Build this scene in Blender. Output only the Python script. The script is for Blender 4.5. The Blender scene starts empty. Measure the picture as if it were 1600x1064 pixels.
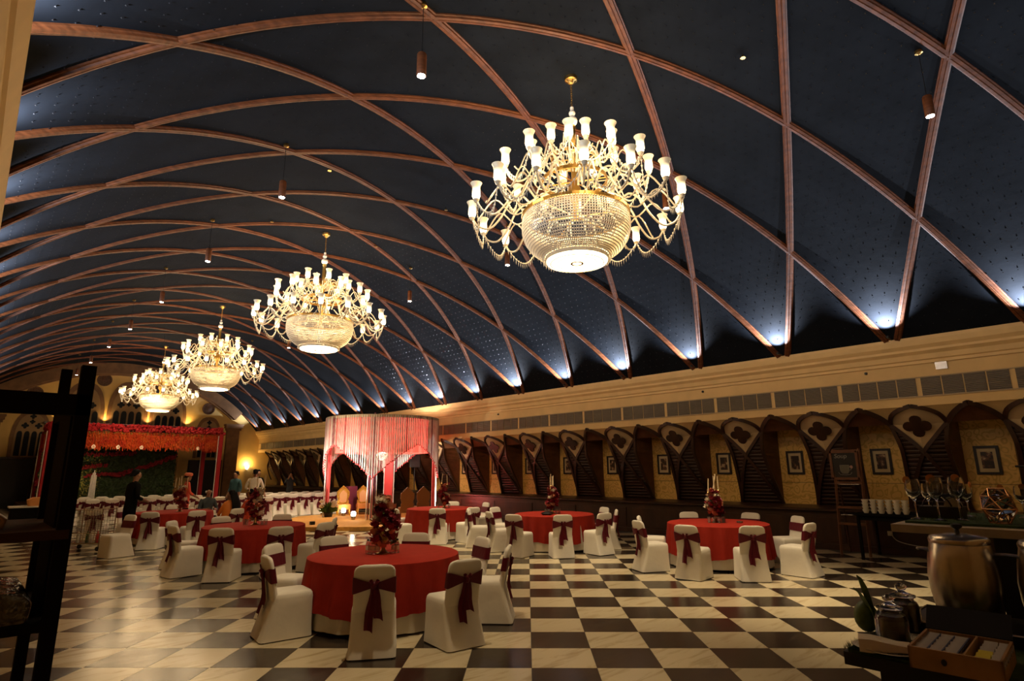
import bpy, bmesh, math, random
from math import sin, cos, pi, radians as rad
from mathutils import Vector, Matrix

random.seed(7)
SC = bpy.context.scene
COL = SC.collection

# ------------------------------------------------------------------ camera, world, exposure
CAM_AZ, CAM_PITCH, CAM_ROLL = rad(43.0), 0.22032, -0.00743
fwd = Vector((sin(CAM_AZ) * cos(CAM_PITCH), cos(CAM_AZ) * cos(CAM_PITCH), sin(CAM_PITCH)))
rt0 = Vector((cos(CAM_AZ), -sin(CAM_AZ), 0))
up0 = rt0.cross(fwd)
rt = rt0 * cos(CAM_ROLL) + up0 * sin(CAM_ROLL)
upv = up0 * cos(CAM_ROLL) - rt0 * sin(CAM_ROLL)
cam_data = bpy.data.cameras.new('camera')
cam_data.sensor_width = 36.0
cam_data.lens = 900.0 / 1600.0 * 36.0
cam_data.clip_start = 0.05
cam_data.clip_end = 200
cam = bpy.data.objects.new('camera', cam_data)
M = Matrix((rt, upv, -fwd)).transposed().to_4x4()
M.translation = Vector((0, 0, 1.78))
cam.matrix_world = M
COL.objects.link(cam)
SC.camera = cam

world = bpy.data.worlds.new('world')
SC.world = world
world.use_nodes = True
world.node_tree.nodes['Background'].inputs[0].default_value = (0.02, 0.016, 0.012, 1)
world.node_tree.nodes['Background'].inputs[1].default_value = 0.05

SC.view_settings.view_transform = 'Standard'
SC.view_settings.look = 'None'
SC.view_settings.exposure = 0.45
SC.view_settings.gamma = 1.0
SC.view_settings.use_curve_mapping = False
try:
    SC.cycles.use_denoising = True
    SC.cycles.max_bounces = 6
    SC.cycles.diffuse_bounces = 3
    SC.cycles.glossy_bounces = 3
    SC.cycles.transmission_bounces = 5
    SC.cycles.transparent_max_bounces = 8
    SC.cycles.sample_clamp_indirect = 2.0
    SC.cycles.caustics_reflective = False
    SC.cycles.caustics_refractive = False
    SC.cycles.use_light_tree = True
except Exception:
    pass

WARM = (1.0, 0.69, 0.37)
COOL = (0.80, 0.87, 1.0)

# light strengths, all in one place
P_CHAND = 210.0       # lamps of one chandelier, sum over its point lamps
P_BOWL = 80.0
P_PEND = 380.0
P_VAULT = 720.0
P_MANDAP = 210.0
P_END = 60.0

# ------------------------------------------------------------------ materials
def _n(nt, t, x=0, y=0, **kw):
    n = nt.nodes.new(t)
    for k, v in kw.items():
        setattr(n, k, v)
    return n

MATS = {}
def mat(name, col=(0.5, 0.5, 0.5), rough=0.6, metal=0.0, emit=None, estr=0.0, noise=0.0, nscale=6.0, bump=0.0, bscale=30.0,
        spec=0.5, trans=0.0, ior=1.45, coat=0.0, sheen=0.0, alpha=1.0, col2=None, rnd=0.0, stretch=None, sampling=True):
    if name in MATS:
        return MATS[name]
    m = bpy.data.materials.new(name)
    m.use_nodes = True
    nt = m.node_tree
    b = nt.nodes['Principled BSDF']
    I = b.inputs
    I['Base Color'].default_value = (*col, 1)
    I['Roughness'].default_value = rough
    I['Metallic'].default_value = metal
    I['Specular IOR Level'].default_value = spec
    I['Transmission Weight'].default_value = trans
    I['IOR'].default_value = ior
    I['Coat Weight'].default_value = coat
    I['Sheen Weight'].default_value = sheen
    I['Alpha'].default_value = alpha
    if emit:
        I['Emission Color'].default_value = (*emit, 1)
        I['Emission Strength'].default_value = estr
    tc = nt.nodes.new('ShaderNodeTexCoord')
    src = tc.outputs['Object']
    if stretch:
        mp = nt.nodes.new('ShaderNodeMapping')
        mp.inputs['Scale'].default_value = stretch
        nt.links.new(src, mp.inputs['Vector'])
        src = mp.outputs['Vector']
    if noise > 0 or col2:
        tx = nt.nodes.new('ShaderNodeTexNoise')
        tx.inputs['Scale'].default_value = nscale
        tx.inputs['Detail'].default_value = 4
        nt.links.new(src, tx.inputs['Vector'])
        mx = nt.nodes.new('ShaderNodeMix')
        mx.data_type = 'RGBA'
        c2 = col2 or tuple(c * (1 - noise) for c in col)
        mx.inputs['A'].default_value = (*col, 1)
        mx.inputs['B'].default_value = (*c2, 1)
        rp = nt.nodes.new('ShaderNodeMapRange')
        rp.inputs['From Min'].default_value = 0.35
        rp.inputs['From Max'].default_value = 0.65
        nt.links.new(tx.outputs['Fac'], rp.inputs['Value'])
        nt.links.new(rp.outputs['Result'], mx.inputs['Factor'])
        out = mx.outputs['Result']
        if rnd > 0:
            oi = nt.nodes.new('ShaderNodeObjectInfo')
            hs = nt.nodes.new('ShaderNodeHueSaturation')
            mr = nt.nodes.new('ShaderNodeMapRange')
            mr.inputs['To Min'].default_value = 1 - rnd
            mr.inputs['To Max'].default_value = 1 + rnd
            nt.links.new(oi.outputs['Random'], mr.inputs['Value'])
            nt.links.new(mr.outputs['Result'], hs.inputs['Value'])
            nt.links.new(out, hs.inputs['Color'])
            out = hs.outputs['Color']
        nt.links.new(out, I['Base Color'])
    if bump > 0:
        tb = nt.nodes.new('ShaderNodeTexNoise')
        tb.inputs['Scale'].default_value = bscale
        tb.inputs['Detail'].default_value = 3
        nt.links.new(src, tb.inputs['Vector'])
        bp = nt.nodes.new('ShaderNodeBump')
        bp.inputs['Strength'].default_value = bump
        bp.inputs['Distance'].default_value = 0.02
        nt.links.new(tb.outputs['Fac'], bp.inputs['Height'])
        nt.links.new(bp.outputs['Normal'], I['Normal'])
    if not sampling:
        m.cycles.emission_sampling = 'NONE'
    MATS[name] = m
    return m

def marble(name, base, vein, rough, rnd):
    """polished stone: per-tile shift of the veins through the object's random number"""
    m = bpy.data.materials.new(name); m.use_nodes = True
    nt = m.node_tree; b = nt.nodes['Principled BSDF']
    tc = nt.nodes.new('ShaderNodeNewGeometry')
    oi = nt.nodes.new('ShaderNodeObjectInfo')
    add = nt.nodes.new('ShaderNodeVectorMath'); add.operation = 'MULTIPLY_ADD'
    add.inputs[1].default_value = (1, 1, 1)
    sc = nt.nodes.new('ShaderNodeVectorMath'); sc.operation = 'SCALE'
    sc.inputs[0].default_value = (37, 53, 11)
    nt.links.new(oi.outputs['Random'], sc.inputs['Scale'])
    nt.links.new(tc.outputs['Position'], add.inputs[0])
    nt.links.new(sc.outputs['Vector'], add.inputs[2])
    mp = nt.nodes.new('ShaderNodeMapping'); mp.inputs['Rotation'].default_value = (0, 0, rad(45))
    mp.inputs['Scale'].default_value = (0.8, 4.5, 1)
    nt.links.new(add.outputs['Vector'], mp.inputs['Vector'])
    tx = nt.nodes.new('ShaderNodeTexNoise'); tx.inputs['Scale'].default_value = 2.2
    tx.inputs['Detail'].default_value = 6; tx.inputs['Roughness'].default_value = 0.6
    tx.inputs['Distortion'].default_value = 0.6
    nt.links.new(mp.outputs['Vector'], tx.inputs['Vector'])
    mr = nt.nodes.new('ShaderNodeMapRange'); mr.inputs['From Min'].default_value = 0.52; mr.inputs['From Max'].default_value = 0.75
    nt.links.new(tx.outputs['Fac'], mr.inputs['Value'])
    mx = nt.nodes.new('ShaderNodeMix'); mx.data_type = 'RGBA'
    mx.inputs['A'].default_value = (*base, 1); mx.inputs['B'].default_value = (*vein, 1)
    nt.links.new(mr.outputs['Result'], mx.inputs['Factor'])
    hs = nt.nodes.new('ShaderNodeHueSaturation')
    m2 = nt.nodes.new('ShaderNodeMapRange'); m2.inputs['To Min'].default_value = 1 - rnd; m2.inputs['To Max'].default_value = 1 + rnd
    nt.links.new(oi.outputs['Random'], m2.inputs['Value'])
    nt.links.new(m2.outputs['Result'], hs.inputs['Value'])
    nt.links.new(mx.outputs['Result'], hs.inputs['Color'])
    nt.links.new(hs.outputs['Color'], b.inputs['Base Color'])
    rr = nt.nodes.new('ShaderNodeMapRange'); rr.inputs['To Min'].default_value = rough * 0.7; rr.inputs['To Max'].default_value = rough * 1.5
    nt.links.new(tx.outputs['Fac'], rr.inputs['Value'])
    nt.links.new(rr.outputs['Result'], b.inputs['Roughness'])
    MATS[name] = m
    return m

def damask(name, base, fig, scale=5.5):
    """gold wallpaper with scrolling figure"""
    m = bpy.data.materials.new(name); m.use_nodes = True
    nt = m.node_tree; b = nt.nodes['Principled BSDF']
    tc = nt.nodes.new('ShaderNodeNewGeometry')
    nz = nt.nodes.new('ShaderNodeTexNoise'); nz.inputs['Scale'].default_value = 2.2
    nt.links.new(tc.outputs['Position'], nz.inputs['Vector'])
    ad = nt.nodes.new('ShaderNodeVectorMath'); ad.operation = 'MULTIPLY_ADD'; ad.inputs[1].default_value = (0.35, 0.35, 0.35)
    nt.links.new(nz.outputs['Color'], ad.inputs[0]); nt.links.new(tc.outputs['Position'], ad.inputs[2])
    vo = nt.nodes.new('ShaderNodeTexVoronoi'); vo.inputs['Scale'].default_value = scale
    nt.links.new(ad.outputs['Vector'], vo.inputs['Vector'])
    mu = nt.nodes.new('ShaderNodeMath'); mu.operation = 'MULTIPLY'; mu.inputs[1].default_value = 17
    nt.links.new(vo.outputs['Distance'], mu.inputs[0])
    sn = nt.nodes.new('ShaderNodeMath'); sn.operation = 'SINE'; nt.links.new(mu.outputs[0], sn.inputs[0])
    mr = nt.nodes.new('ShaderNodeMapRange'); mr.inputs['From Min'].default_value = 0.2; mr.inputs['From Max'].default_value = 0.8
    nt.links.new(sn.outputs[0], mr.inputs['Value'])
    mx = nt.nodes.new('ShaderNodeMix'); mx.data_type = 'RGBA'
    mx.inputs['A'].default_value = (*base, 1); mx.inputs['B'].default_value = (*fig, 1)
    nt.links.new(mr.outputs['Result'], mx.inputs['Factor'])
    nt.links.new(mx.outputs['Result'], b.inputs['Base Color'])
    b.inputs['Roughness'].default_value = 0.55
    bp = nt.nodes.new('ShaderNodeBump'); bp.inputs['Strength'].default_value = 0.25; bp.inputs['Distance'].default_value = 0.01
    nt.links.new(mr.outputs['Result'], bp.inputs['Height']); nt.links.new(bp.outputs['Normal'], b.inputs['Normal'])
    MATS[name] = m
    return m

def louvre(name, c1, c2, freq=70.0, rough=0.45, axis=2):
    """timber with fine horizontal slats, relief in the bump"""
    m = bpy.data.materials.new(name); m.use_nodes = True
    nt = m.node_tree; b = nt.nodes['Principled BSDF']
    tc = nt.nodes.new('ShaderNodeNewGeometry')
    sp = nt.nodes.new('ShaderNodeSeparateXYZ'); nt.links.new(tc.outputs['Position'], sp.inputs[0])
    mu = nt.nodes.new('ShaderNodeMath'); mu.operation = 'MULTIPLY'; mu.inputs[1].default_value = freq
    nt.links.new(sp.outputs[axis], mu.inputs[0])
    sn = nt.nodes.new('ShaderNodeMath'); sn.operation = 'SINE'; nt.links.new(mu.outputs[0], sn.inputs[0])
    mr = nt.nodes.new('ShaderNodeMapRange'); mr.inputs['From Min'].default_value = -1.0; mr.inputs['From Max'].default_value = 0.2
    nt.links.new(sn.outputs[0], mr.inputs['Value'])
    nz = nt.nodes.new('ShaderNodeTexNoise'); nz.inputs['Scale'].default_value = 3
    nt.links.new(tc.outputs['Position'], nz.inputs['Vector'])
    mx = nt.nodes.new('ShaderNodeMix'); mx.data_type = 'RGBA'
    mx.inputs['A'].default_value = (*c1, 1); mx.inputs['B'].default_value = (*c2, 1)
    nt.links.new(nz.outputs['Fac'], mx.inputs['Factor'])
    nt.links.new(mx.outputs['Result'], b.inputs['Base Color'])
    b.inputs['Roughness'].default_value = rough
    bp = nt.nodes.new('ShaderNodeBump'); bp.inputs['Strength'].default_value = 0.9; bp.inputs['Distance'].default_value = 0.02
    nt.links.new(mr.outputs['Result'], bp.inputs['Height']); nt.links.new(bp.outputs['Normal'], b.inputs['Normal'])
    MATS[name] = m
    return m

def lampglass(name, col, lo, hi, z0, z1):
    """frosted lamp glass lit by its own bulb: bright by the bulb, fainter to the lip"""
    m = bpy.data.materials.new(name); m.use_nodes = True
    nt = m.node_tree; b = nt.nodes['Principled BSDF']
    b.inputs['Base Color'].default_value = (0.8, 0.7, 0.5, 1); b.inputs['Roughness'].default_value = 0.35
    tc = nt.nodes.new('ShaderNodeTexCoord'); sp = nt.nodes.new('ShaderNodeSeparateXYZ')
    nt.links.new(tc.outputs['Object'], sp.inputs[0])
    mr = nt.nodes.new('ShaderNodeMapRange'); mr.interpolation_type = 'SMOOTHSTEP'
    mr.inputs['From Min'].default_value = z0; mr.inputs['From Max'].default_value = z1
    mr.inputs['To Min'].default_value = hi; mr.inputs['To Max'].default_value = lo
    nt.links.new(sp.outputs[2], mr.inputs['Value'])
    b.inputs['Emission Color'].default_value = (*col, 1)
    nt.links.new(mr.outputs['Result'], b.inputs['Emission Strength'])
    m.cycles.emission_sampling = 'NONE'
    MATS[name] = m
    return m

mat('cream_paint', (0.82, 0.58, 0.26), 0.75, noise=0.10, nscale=2.0)
mat('cream_trim', (0.86, 0.61, 0.28), 0.6, noise=0.08, nscale=3.0)
mat('end_paint', (0.74, 0.50, 0.17), 0.8, noise=0.12, nscale=1.5)
mat('shield_paint', (0.55, 0.40, 0.22), 0.7)
mat('rib_wood', (0.145, 0.045, 0.015), 0.5, spec=0.3, noise=0.45, nscale=5, stretch=(1, 1, 6))
mat('dark_wood', (0.055, 0.022, 0.011), 0.4, noise=0.5, nscale=4, stretch=(1, 1, 0.2))
mat('brown_wood', (0.15, 0.058, 0.024), 0.42, noise=0.4, nscale=4)
mat('black_paint', (0.006, 0.005, 0.005), 0.45)
mat('end_brown', (0.22, 0.11, 0.045), 0.6, noise=0.3, nscale=3)
mat('fabric_blue', (0.0076, 0.0097, 0.0138), 0.9, spec=0.08, noise=0.30, nscale=1.6, bump=0.25, bscale=5.0)
mat('button', (0.02, 0.02, 0.022), 0.3, metal=0.6)
marble('marble_cream', (0.60, 0.51, 0.34), (0.36, 0.28, 0.15), 0.20, 0.10)
marble('marble_dark', (0.030, 0.022, 0.017), (0.055, 0.042, 0.03), 0.20, 0.25)
mat('grout', (0.05, 0.04, 0.03), 0.8)
damask('gold_paper', (0.82, 0.52, 0.14), (0.62, 0.37, 0.07))
louvre('louvre_wood', (0.030, 0.013, 0.008), (0.055, 0.024, 0.012))
louvre('vent_metal', (0.16, 0.13, 0.09), (0.20, 0.165, 0.12), freq=180.0, rough=0.5)
mat('vent_frame', (0.45, 0.33, 0.18), 0.5)
mat('brass', (0.46, 0.29, 0.09), 0.3, metal=1.0)
mat('gold', (0.80, 0.50, 0.10), 0.35, metal=0.75)
mat('crystal', (1.0, 0.93, 0.76), 0.12, spec=1.0, coat=0.6, emit=(1.0, 0.75, 0.38), estr=0.0)
mat('glass_arm', (0.72, 0.64, 0.48), 0.15, spec=1.0, coat=0.5)
mat('chair_cover', (0.80, 0.75, 0.65), 0.8, bump=0.25, bscale=7.0, sheen=0.2, noise=0.05, nscale=4)
mat('sash_satin', (0.105, 0.004, 0.013), 0.5, spec=0.3, bump=0.3, bscale=18)
mat('red_cloth', (0.36, 0.024, 0.013), 0.85, spec=0.2, noise=0.12, nscale=9, bump=0.1, bscale=60)
mat('white_cloth', (0.72, 0.66, 0.55), 0.8)
mat('black_steel', (0.01, 0.01, 0.01), 0.4, metal=0.3)
mat('steel', (0.42, 0.37, 0.31), 0.27, metal=1.0, noise=0.1, nscale=30)
mat('skin', (0.28, 0.14, 0.08), 0.55)
mat('hair_black', (0.005, 0.004, 0.004), 0.7, spec=0.15)
mat('hair_grey', (0.55, 0.52, 0.48), 0.6)
mat('thin_glass', (0.93, 0.90, 0.86), 0.06, trans=0.85, ior=1.10, spec=0.8)
mat('clear_glass', (1, 1, 1), 0.03, trans=1.0, ior=1.45)
lampglass('shade_glass', (1.0, 0.78, 0.44), 0.12, 4.5, 0.02, 0.20)
mat('disc_glow', (0.9, 0.8, 0.6), 0.4, emit=(1.0, 0.84, 0.55), estr=5.0, sampling=False)
mat('lens_glow', (0.9, 0.9, 0.8), 0.4, emit=(1.0, 0.90, 0.72), estr=40.0, sampling=False)

def sheer(name, col, tr=0.55):
    """thin cloth that lets light through"""
    m = bpy.data.materials.new(name); m.use_nodes = True
    nt = m.node_tree; b = nt.nodes['Principled BSDF']; out = nt.nodes['Material Output']
    b.inputs['Base Color'].default_value = (*col, 1); b.inputs['Roughness'].default_value = .8; b.inputs['Specular IOR Level'].default_value = .15
    t = nt.nodes.new('ShaderNodeBsdfTranslucent'); t.inputs['Color'].default_value = (*col, 1)
    mx = nt.nodes.new('ShaderNodeMixShader'); mx.inputs[0].default_value = tr
    nt.links.new(b.outputs[0], mx.inputs[1]); nt.links.new(t.outputs[0], mx.inputs[2]); nt.links.new(mx.outputs[0], out.inputs['Surface'])
    MATS[name] = m
sheer('drape_sheer', (0.78, 0.15, 0.12), .5)
sheer('bead_sheer', (0.94, 0.91, 0.88), .35)

# ------------------------------------------------------------------ mesh helpers
class MB:
    def __init__(s):
        s.v = []; s.f = []; s.mi = []; s.cur = 0
    def add(s, vs, fs):
        o = len(s.v); s.v += [tuple(p) for p in vs]
        for f in fs:
            s.f.append(tuple(i + o for i in f)); s.mi.append(s.cur)
        return s
    def box(s, c, size, R=None):
        hx, hy, hz = size[0] / 2, size[1] / 2, size[2] / 2
        vs = [Vector((sx * hx, sy * hy, sz * hz)) for sz in (-1, 1) for sy in (-1, 1) for sx in (-1, 1)]
        if R is not None:
            vs = [R @ p for p in vs]
        c = Vector(c)
        return s.add([p + c for p in vs], [(0, 2, 3, 1), (4, 5, 7, 6), (0, 1, 5, 4), (2, 6, 7, 3), (0, 4, 6, 2), (1, 3, 7, 5)])
    def loft(s, loops, cap0=True, cap1=True, closed=True):
        n = len(loops[0]); vs = [p for l in loops for p in l]; fs = []
        for i in range(len(loops) - 1):
            for j in range(n if closed else n - 1):
                k = (j + 1) % n
                fs.append((i * n + j, i * n + k, (i + 1) * n + k, (i + 1) * n + j))
        if cap0: fs.append(tuple(reversed(range(n))))
        if cap1: fs.append(tuple(range((len(loops) - 1) * n, len(loops) * n)))
        return s.add(vs, fs)
    def lathe(s, prof, seg=16, c=(0, 0, 0), cap0=True, cap1=True):
        cx, cy, cz = c
        return s.loft([[(cx + r * cos(2 * pi * j / seg), cy + r * sin(2 * pi * j / seg), cz + z) for j in range(seg)] for r, z in prof], cap0, cap1)
    def tube(s, pts, r, seg=6, caps=True):
        pts = [Vector(p) for p in pts]; rs = r if isinstance(r, (list, tuple)) else [r] * len(pts)
        loops = []; prev = None
        for i, p in enumerate(pts):
            t = (pts[min(i + 1, len(pts) - 1)] - pts[max(i - 1, 0)])
            if t.length < 1e-9: t = Vector((0, 0, 1))
            t.normalize()
            if prev is None:
                a = Vector((0, 0, 1)) if abs(t.z) < 0.9 else Vector((1, 0, 0))
                n = t.cross(a).normalized()
            else:
                n = (prev - t * prev.dot(t))
                n = n.normalized() if n.length > 1e-6 else t.orthogonal().normalized()
            prev = n; b = t.cross(n)
            loops.append([p + (n * cos(2 * pi * j / seg) + b * sin(2 * pi * j / seg)) * rs[i] for j in range(seg)])
        return s.loft(loops, caps, caps)
    def prism(s, poly, T, d):
        """poly: 2-D outline; T maps (u, v, w) to 3-D; w runs 0..d"""
        n = len(poly)
        vs = [T(u, v, 0) for u, v in poly] + [T(u, v, d) for u, v in poly]
        fs = [tuple(reversed(range(n))), tuple(range(n, 2 * n))] + [(i, (i + 1) % n, n + (i + 1) % n, n + i) for i in range(n)]
        return s.add(vs, fs)
    def ball(s, c, r, seg=8, rings=5, sc=(1, 1, 1)):
        c = Vector(c); loops = []
        for i in range(rings + 1):
            a = -pi / 2 + pi * (i + 0.0) / rings
            rr = max(cos(a), 0.02)
            loops.append([(c.x + r * sc[0] * rr * cos(2 * pi * j / seg), c.y + r * sc[1] * rr * sin(2 * pi * j / seg), c.z + r * sc[2] * sin(a)) for j in range(seg)])
        return s.loft(loops)
    def mesh(s, name, mats, smooth=False):
        me = bpy.data.meshes.new(name); me.from_pydata(s.v, [], s.f)
        if not isinstance(mats, (list, tuple)): mats = [mats]
        for m in mats: me.materials.append(MATS[m])
        if len(mats) > 1: me.polygons.foreach_set('material_index', s.mi)
        if smooth: me.polygons.foreach_set('use_smooth', [True] * len(me.polygons))
        me.update()
        bm = bmesh.new(); bm.from_mesh(me); bmesh.ops.recalc_face_normals(bm, faces=bm.faces); bm.to_mesh(me); bm.free()
        if smooth:
            try: me.set_sharp_from_angle(angle=rad(50))
            except Exception: pass
        return me
    def build(s, name, mats, parent=None, smooth=False, loc=None):
        return link(name, s.mesh(name, mats, smooth), parent, loc)

def link(name, me, parent=None, loc=None, rot=None):
    o = bpy.data.objects.new(name, me); COL.objects.link(o)
    if parent is not None: o.parent = parent
    if loc is not None: o.location = loc
    if rot is not None: o.rotation_euler = rot
    return o

def tag(o, label, cat, group=None):
    o['label'] = label; o['category'] = cat
    if group: o['group'] = group
    return o

def thing(name, label, cat, loc=(0, 0, 0), rz=0.0, group=None):
    o = bpy.data.objects.new(name, None); COL.objects.link(o)
    o.location = loc; o.rotation_euler = (0, 0, rz); o.empty_display_size = 0.1
    return tag(o, label, cat, group)

def struct(o):
    o['kind'] = 'structure'; return o

def stuff(o):
    o['kind'] = 'stuff'; return o

KIDS = {}
def copy_tree(root, loc=None, rz=None, label=None, group=None, scale=None):
    kids = {}
    for o in COL.objects:
        if o.parent: kids.setdefault(o.parent.name, []).append(o)
    def cp(o, par):
        c = o.copy(); COL.objects.link(c); c.parent = par
        for ch in kids.get(o.name, []): cp(ch, c)
        return c
    r = cp(root, None)
    if loc is not None: r.location = loc
    if rz is not None: r.rotation_euler = (0, 0, rz)
    if scale is not None: r.scale = (scale,) * 3
    if label: r['label'] = label
    if group: r['group'] = group
    return r

def lamp(name, kind, loc, power, col=WARM, parent=None, radius=0.1, target=None, angle=60, blend=0.5):
    d = bpy.data.lights.new(name, kind); d.energy = power; d.color = col; d.shadow_soft_size = radius
    if kind == 'SPOT':
        d.spot_size = rad(angle); d.spot_blend = blend
    o = bpy.data.objects.new(name, d); COL.objects.link(o)
    if parent is not None: o.parent = parent
    o.location = loc
    if target is not None:
        o.rotation_euler = (Vector(target) - Vector(loc)).to_track_quat('-Z', 'Y').to_euler()
    return o

def bez(pts, n):
    """Catmull-Rom through pts"""
    P = [Vector(p) for p in pts]; P = [P[0] * 2 - P[1]] + P + [P[-1] * 2 - P[-2]]; out = []
    for i in range(1, len(P) - 2):
        for k in range(n):
            t = k / n; a, b, c, d = P[i - 1], P[i], P[i + 1], P[i + 2]
            out.append(0.5 * ((2 * b) + (c - a) * t + (2 * a - 5 * b + 4 * c - d) * t * t + (3 * b - a - 3 * c + d) * t ** 3))
    out.append(P[-2]); return out

# ------------------------------------------------------------------ the hall: sizes
XW, YE, YB = 14.39, 40.6, -3.2            # arcade plane of the right wall, end wall, wall behind the camera
XL = -1.25                                # left wall
XC, ZA, XS, ZS = 6.4, 8.1, 14.12, 4.41    # vault axis, crown, springing
VR = ((XS - XC) ** 2 + (ZA - ZS) ** 2) / (2 * (ZA - ZS))
HALF = math.asin((XS - XC) / VR)
STEP = HALF / 3
FOOT0, BAY = 3.25, 2.28
def vault(th, y, inset=0.0):
    r = VR - inset
    return Vector((XC + r * sin(th), y, ZA - VR + r * cos(th)))

# ---- floor: diagonal chequer of polished tiles, each a piece of its own while it can be told apart
TS = 0.6
ANG = rad(44.4)
ub = Vector((sin(ANG), cos(ANG), 0)); ua = Vector((cos(ANG), -sin(ANG), 0))
TO = Vector((4.086, 4.149, 0))
floor = struct(MB().box(((XL + 15.8) / 2, (YB + YE) / 2, -0.053), (15.8 - XL, YE - YB, 0.1)).build('floor', 'grout'))
tile_mb = MB().box((0, 0, 0), (TS - 0.005, TS - 0.005, 0.012))
tile_me = {0: tile_mb.mesh('tile', 'marble_cream'), 1: tile_mb.mesh('tile', 'marble_dark')}
tiles = []
for i in range(-60, 75):
    for j in range(-60, 75):
        c = TO + ua * ((i + 0.5) * TS) + ub * ((j + 0.5) * TS)
        if XL < c.x < XW - 0.25 and YB + .3 < c.y < YE - 0.3:
            d = (c - Vector((0, 0, 1.78)))
            z = d.dot(fwd)
            vis = False; size = 0
            if z > 0.3:
                px = 800 + 900 * d.dot(rt) / z; py = 532 - 900 * d.dot(upv) / z
                vis = -40 < px < 1640 and py < 1110
                size = 900 * TS / z
            tiles.append((-size if vis else 1, i, j, c))
tiles.sort(key=lambda t: t[0])
far_t = MB()
for n, (s_, i, j, c) in enumerate(tiles):
    k = (i + j) % 2
    if n < 300 and s_ < 0:
        o = link('floor_tile', tile_me[k], floor, (c.x, c.y, -0.006), (0, 0, -ANG))
    else:
        far_t.cur = k
        h = TS / 2 - 0.0025
        far_t.add([c + ua * (sx * h) + ub * (sy * h) for sx, sy in ((-1, -1), (1, -1), (1, 1), (-1, 1))], [(0, 1, 2, 3)])
stuff(far_t.build('floor_tiles_far', ['marble_cream', 'marble_dark'], floor))

# ---- vaulted ceiling of dark blue buttoned cloth with crossing timber ribs
NTH, NY = 72, 100
gv = MB(); vs = []; fs = []
for i in range(NTH + 1):
    th = -HALF * 1.03 + 2.06 * HALF * i / NTH
    for j in range(NY + 1):
        vs.append(vault(th, YB + (YE - YB) * j / NY))
for i in range(NTH):
    for j in range(NY):
        a = i * (NY + 1) + j
        fs.append((a, a + 1, a + NY + 2, a + NY + 1))
ceiling = struct(gv.add(vs, fs).build('ceiling', 'fabric_blue', smooth=True))
roof = MB()
roof.box((XC, (YB + YE) / 2, 8.35), (17, YE - YB, 0.1))
struct(roof.build('ceiling_slab', 'black_paint'))
bt = MB()
stepth = 0.21 / VR
row = 0
th = -HALF
while th < HALF:
    y = YB + 0.3 + (0.105 if row % 2 else 0)
    while y < 22:
        p = vault(th, y, 0.012)
        t = Vector((cos(th), 0, -sin(th))); nrm = Vector((-sin(th), 0, -cos(th)))
        r = 0.012
        q = [p + t * r, p + Vector((0, r, 0)), p - t * r, p - Vector((0, r, 0))]
        bt.add([p + nrm * 0.012] + q, [(0, 1, 2), (0, 2, 3), (0, 3, 4), (0, 4, 1)])
        y += 0.21
    th += stepth; row += 1
stuff(bt.build('cloth_buttons', 'button', ceiling))

def rib_mesh():
    """a rib from the right springing to the left one, drifting three bays along the hall; origin at its right foot"""
    mb = MB(); loops = []
    prof = [(-.07, 0.0), (-.07, .02), (-.052, .028), (-.046, .052), (-.010, .057), (0, .046), (.010, .057), (.046, .052), (.052, .028), (.07, .02), (.07, 0.0)]
    n = 60
    for i in range(n + 1):
        u = i / n; th = HALF * (1 - 2 * u); y = 3 * BAY * u
        p = vault(th, y); t = Vector((-cos(th) * VR * 2 * HALF, 3 * BAY, sin(th) * VR * 2 * HALF)).normalized()
        nrm = Vector((-sin(th), 0, -cos(th))); side = t.cross(nrm).normalized()
        loops.append([p + side * a + nrm * b for a, b in prof])
    return mb.loft(loops, closed=False, cap0=False, cap1=False).mesh('rib', 'rib_wood')
rib_me = rib_mesh()
rib_me2 = rib_me.copy()
for v in rib_me2.vertices: v.co.y = -v.co.y
rib_me2.flip_normals()
feetY = [FOOT0 + BAY * k for k in range(-6, 20)]
for y in feetY:
    if y - 0.12 + 3 * BAY < YE - 0.1 and y > YB - 4:
        if y > YB: link('rib', rib_me, ceiling, (0, y + 0.1, 0))
        else: pass
    if y - 0.1 - 3 * BAY > YB and y < YE + 3:
        if y < YE: link('rib', rib_me2, ceiling, (0, y - 0.1, 0))
def rib_part(y0, sgn, lo, hi):
    """the ribs that run out at the end wall are cut where they meet it"""
    mb = MB(); loops = []
    prof = [(-.07, 0.0), (-.07, .02), (-.052, .028), (-.046, .052), (-.010, .057), (0, .046), (.010, .057), (.046, .052), (.052, .028), (.07, .02), (.07, 0.0)]
    for i in range(61):
        u = i / 60; th = HALF * (1 - 2 * u); y = y0 + sgn * 3 * BAY * u
        if not lo < y < hi: continue
        p = vault(th, y); t = Vector((-cos(th) * VR * 2 * HALF, sgn * 3 * BAY, sin(th) * VR * 2 * HALF)).normalized()
        nrm = Vector((-sin(th), 0, -cos(th))); side = t.cross(nrm).normalized()
        loops.append([p + side * a + nrm * b for a, b in prof])
    if len(loops) > 3: mb.loft(loops, closed=False, cap0=False, cap1=False).build('rib', 'rib_wood', ceiling)
for k in range(-8, 24):
    y = FOOT0 + BAY * k
    full1 = (y - 0.12 + 3 * BAY < YE - 0.1 and y > YB)
    full2 = (y - 0.1 - 3 * BAY > YB and y < YE)
    if not full1: rib_part(y + 0.1, 1, YB, YE)
    if not full2: rib_part(y - 0.1, -1, YB, YE)

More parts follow.
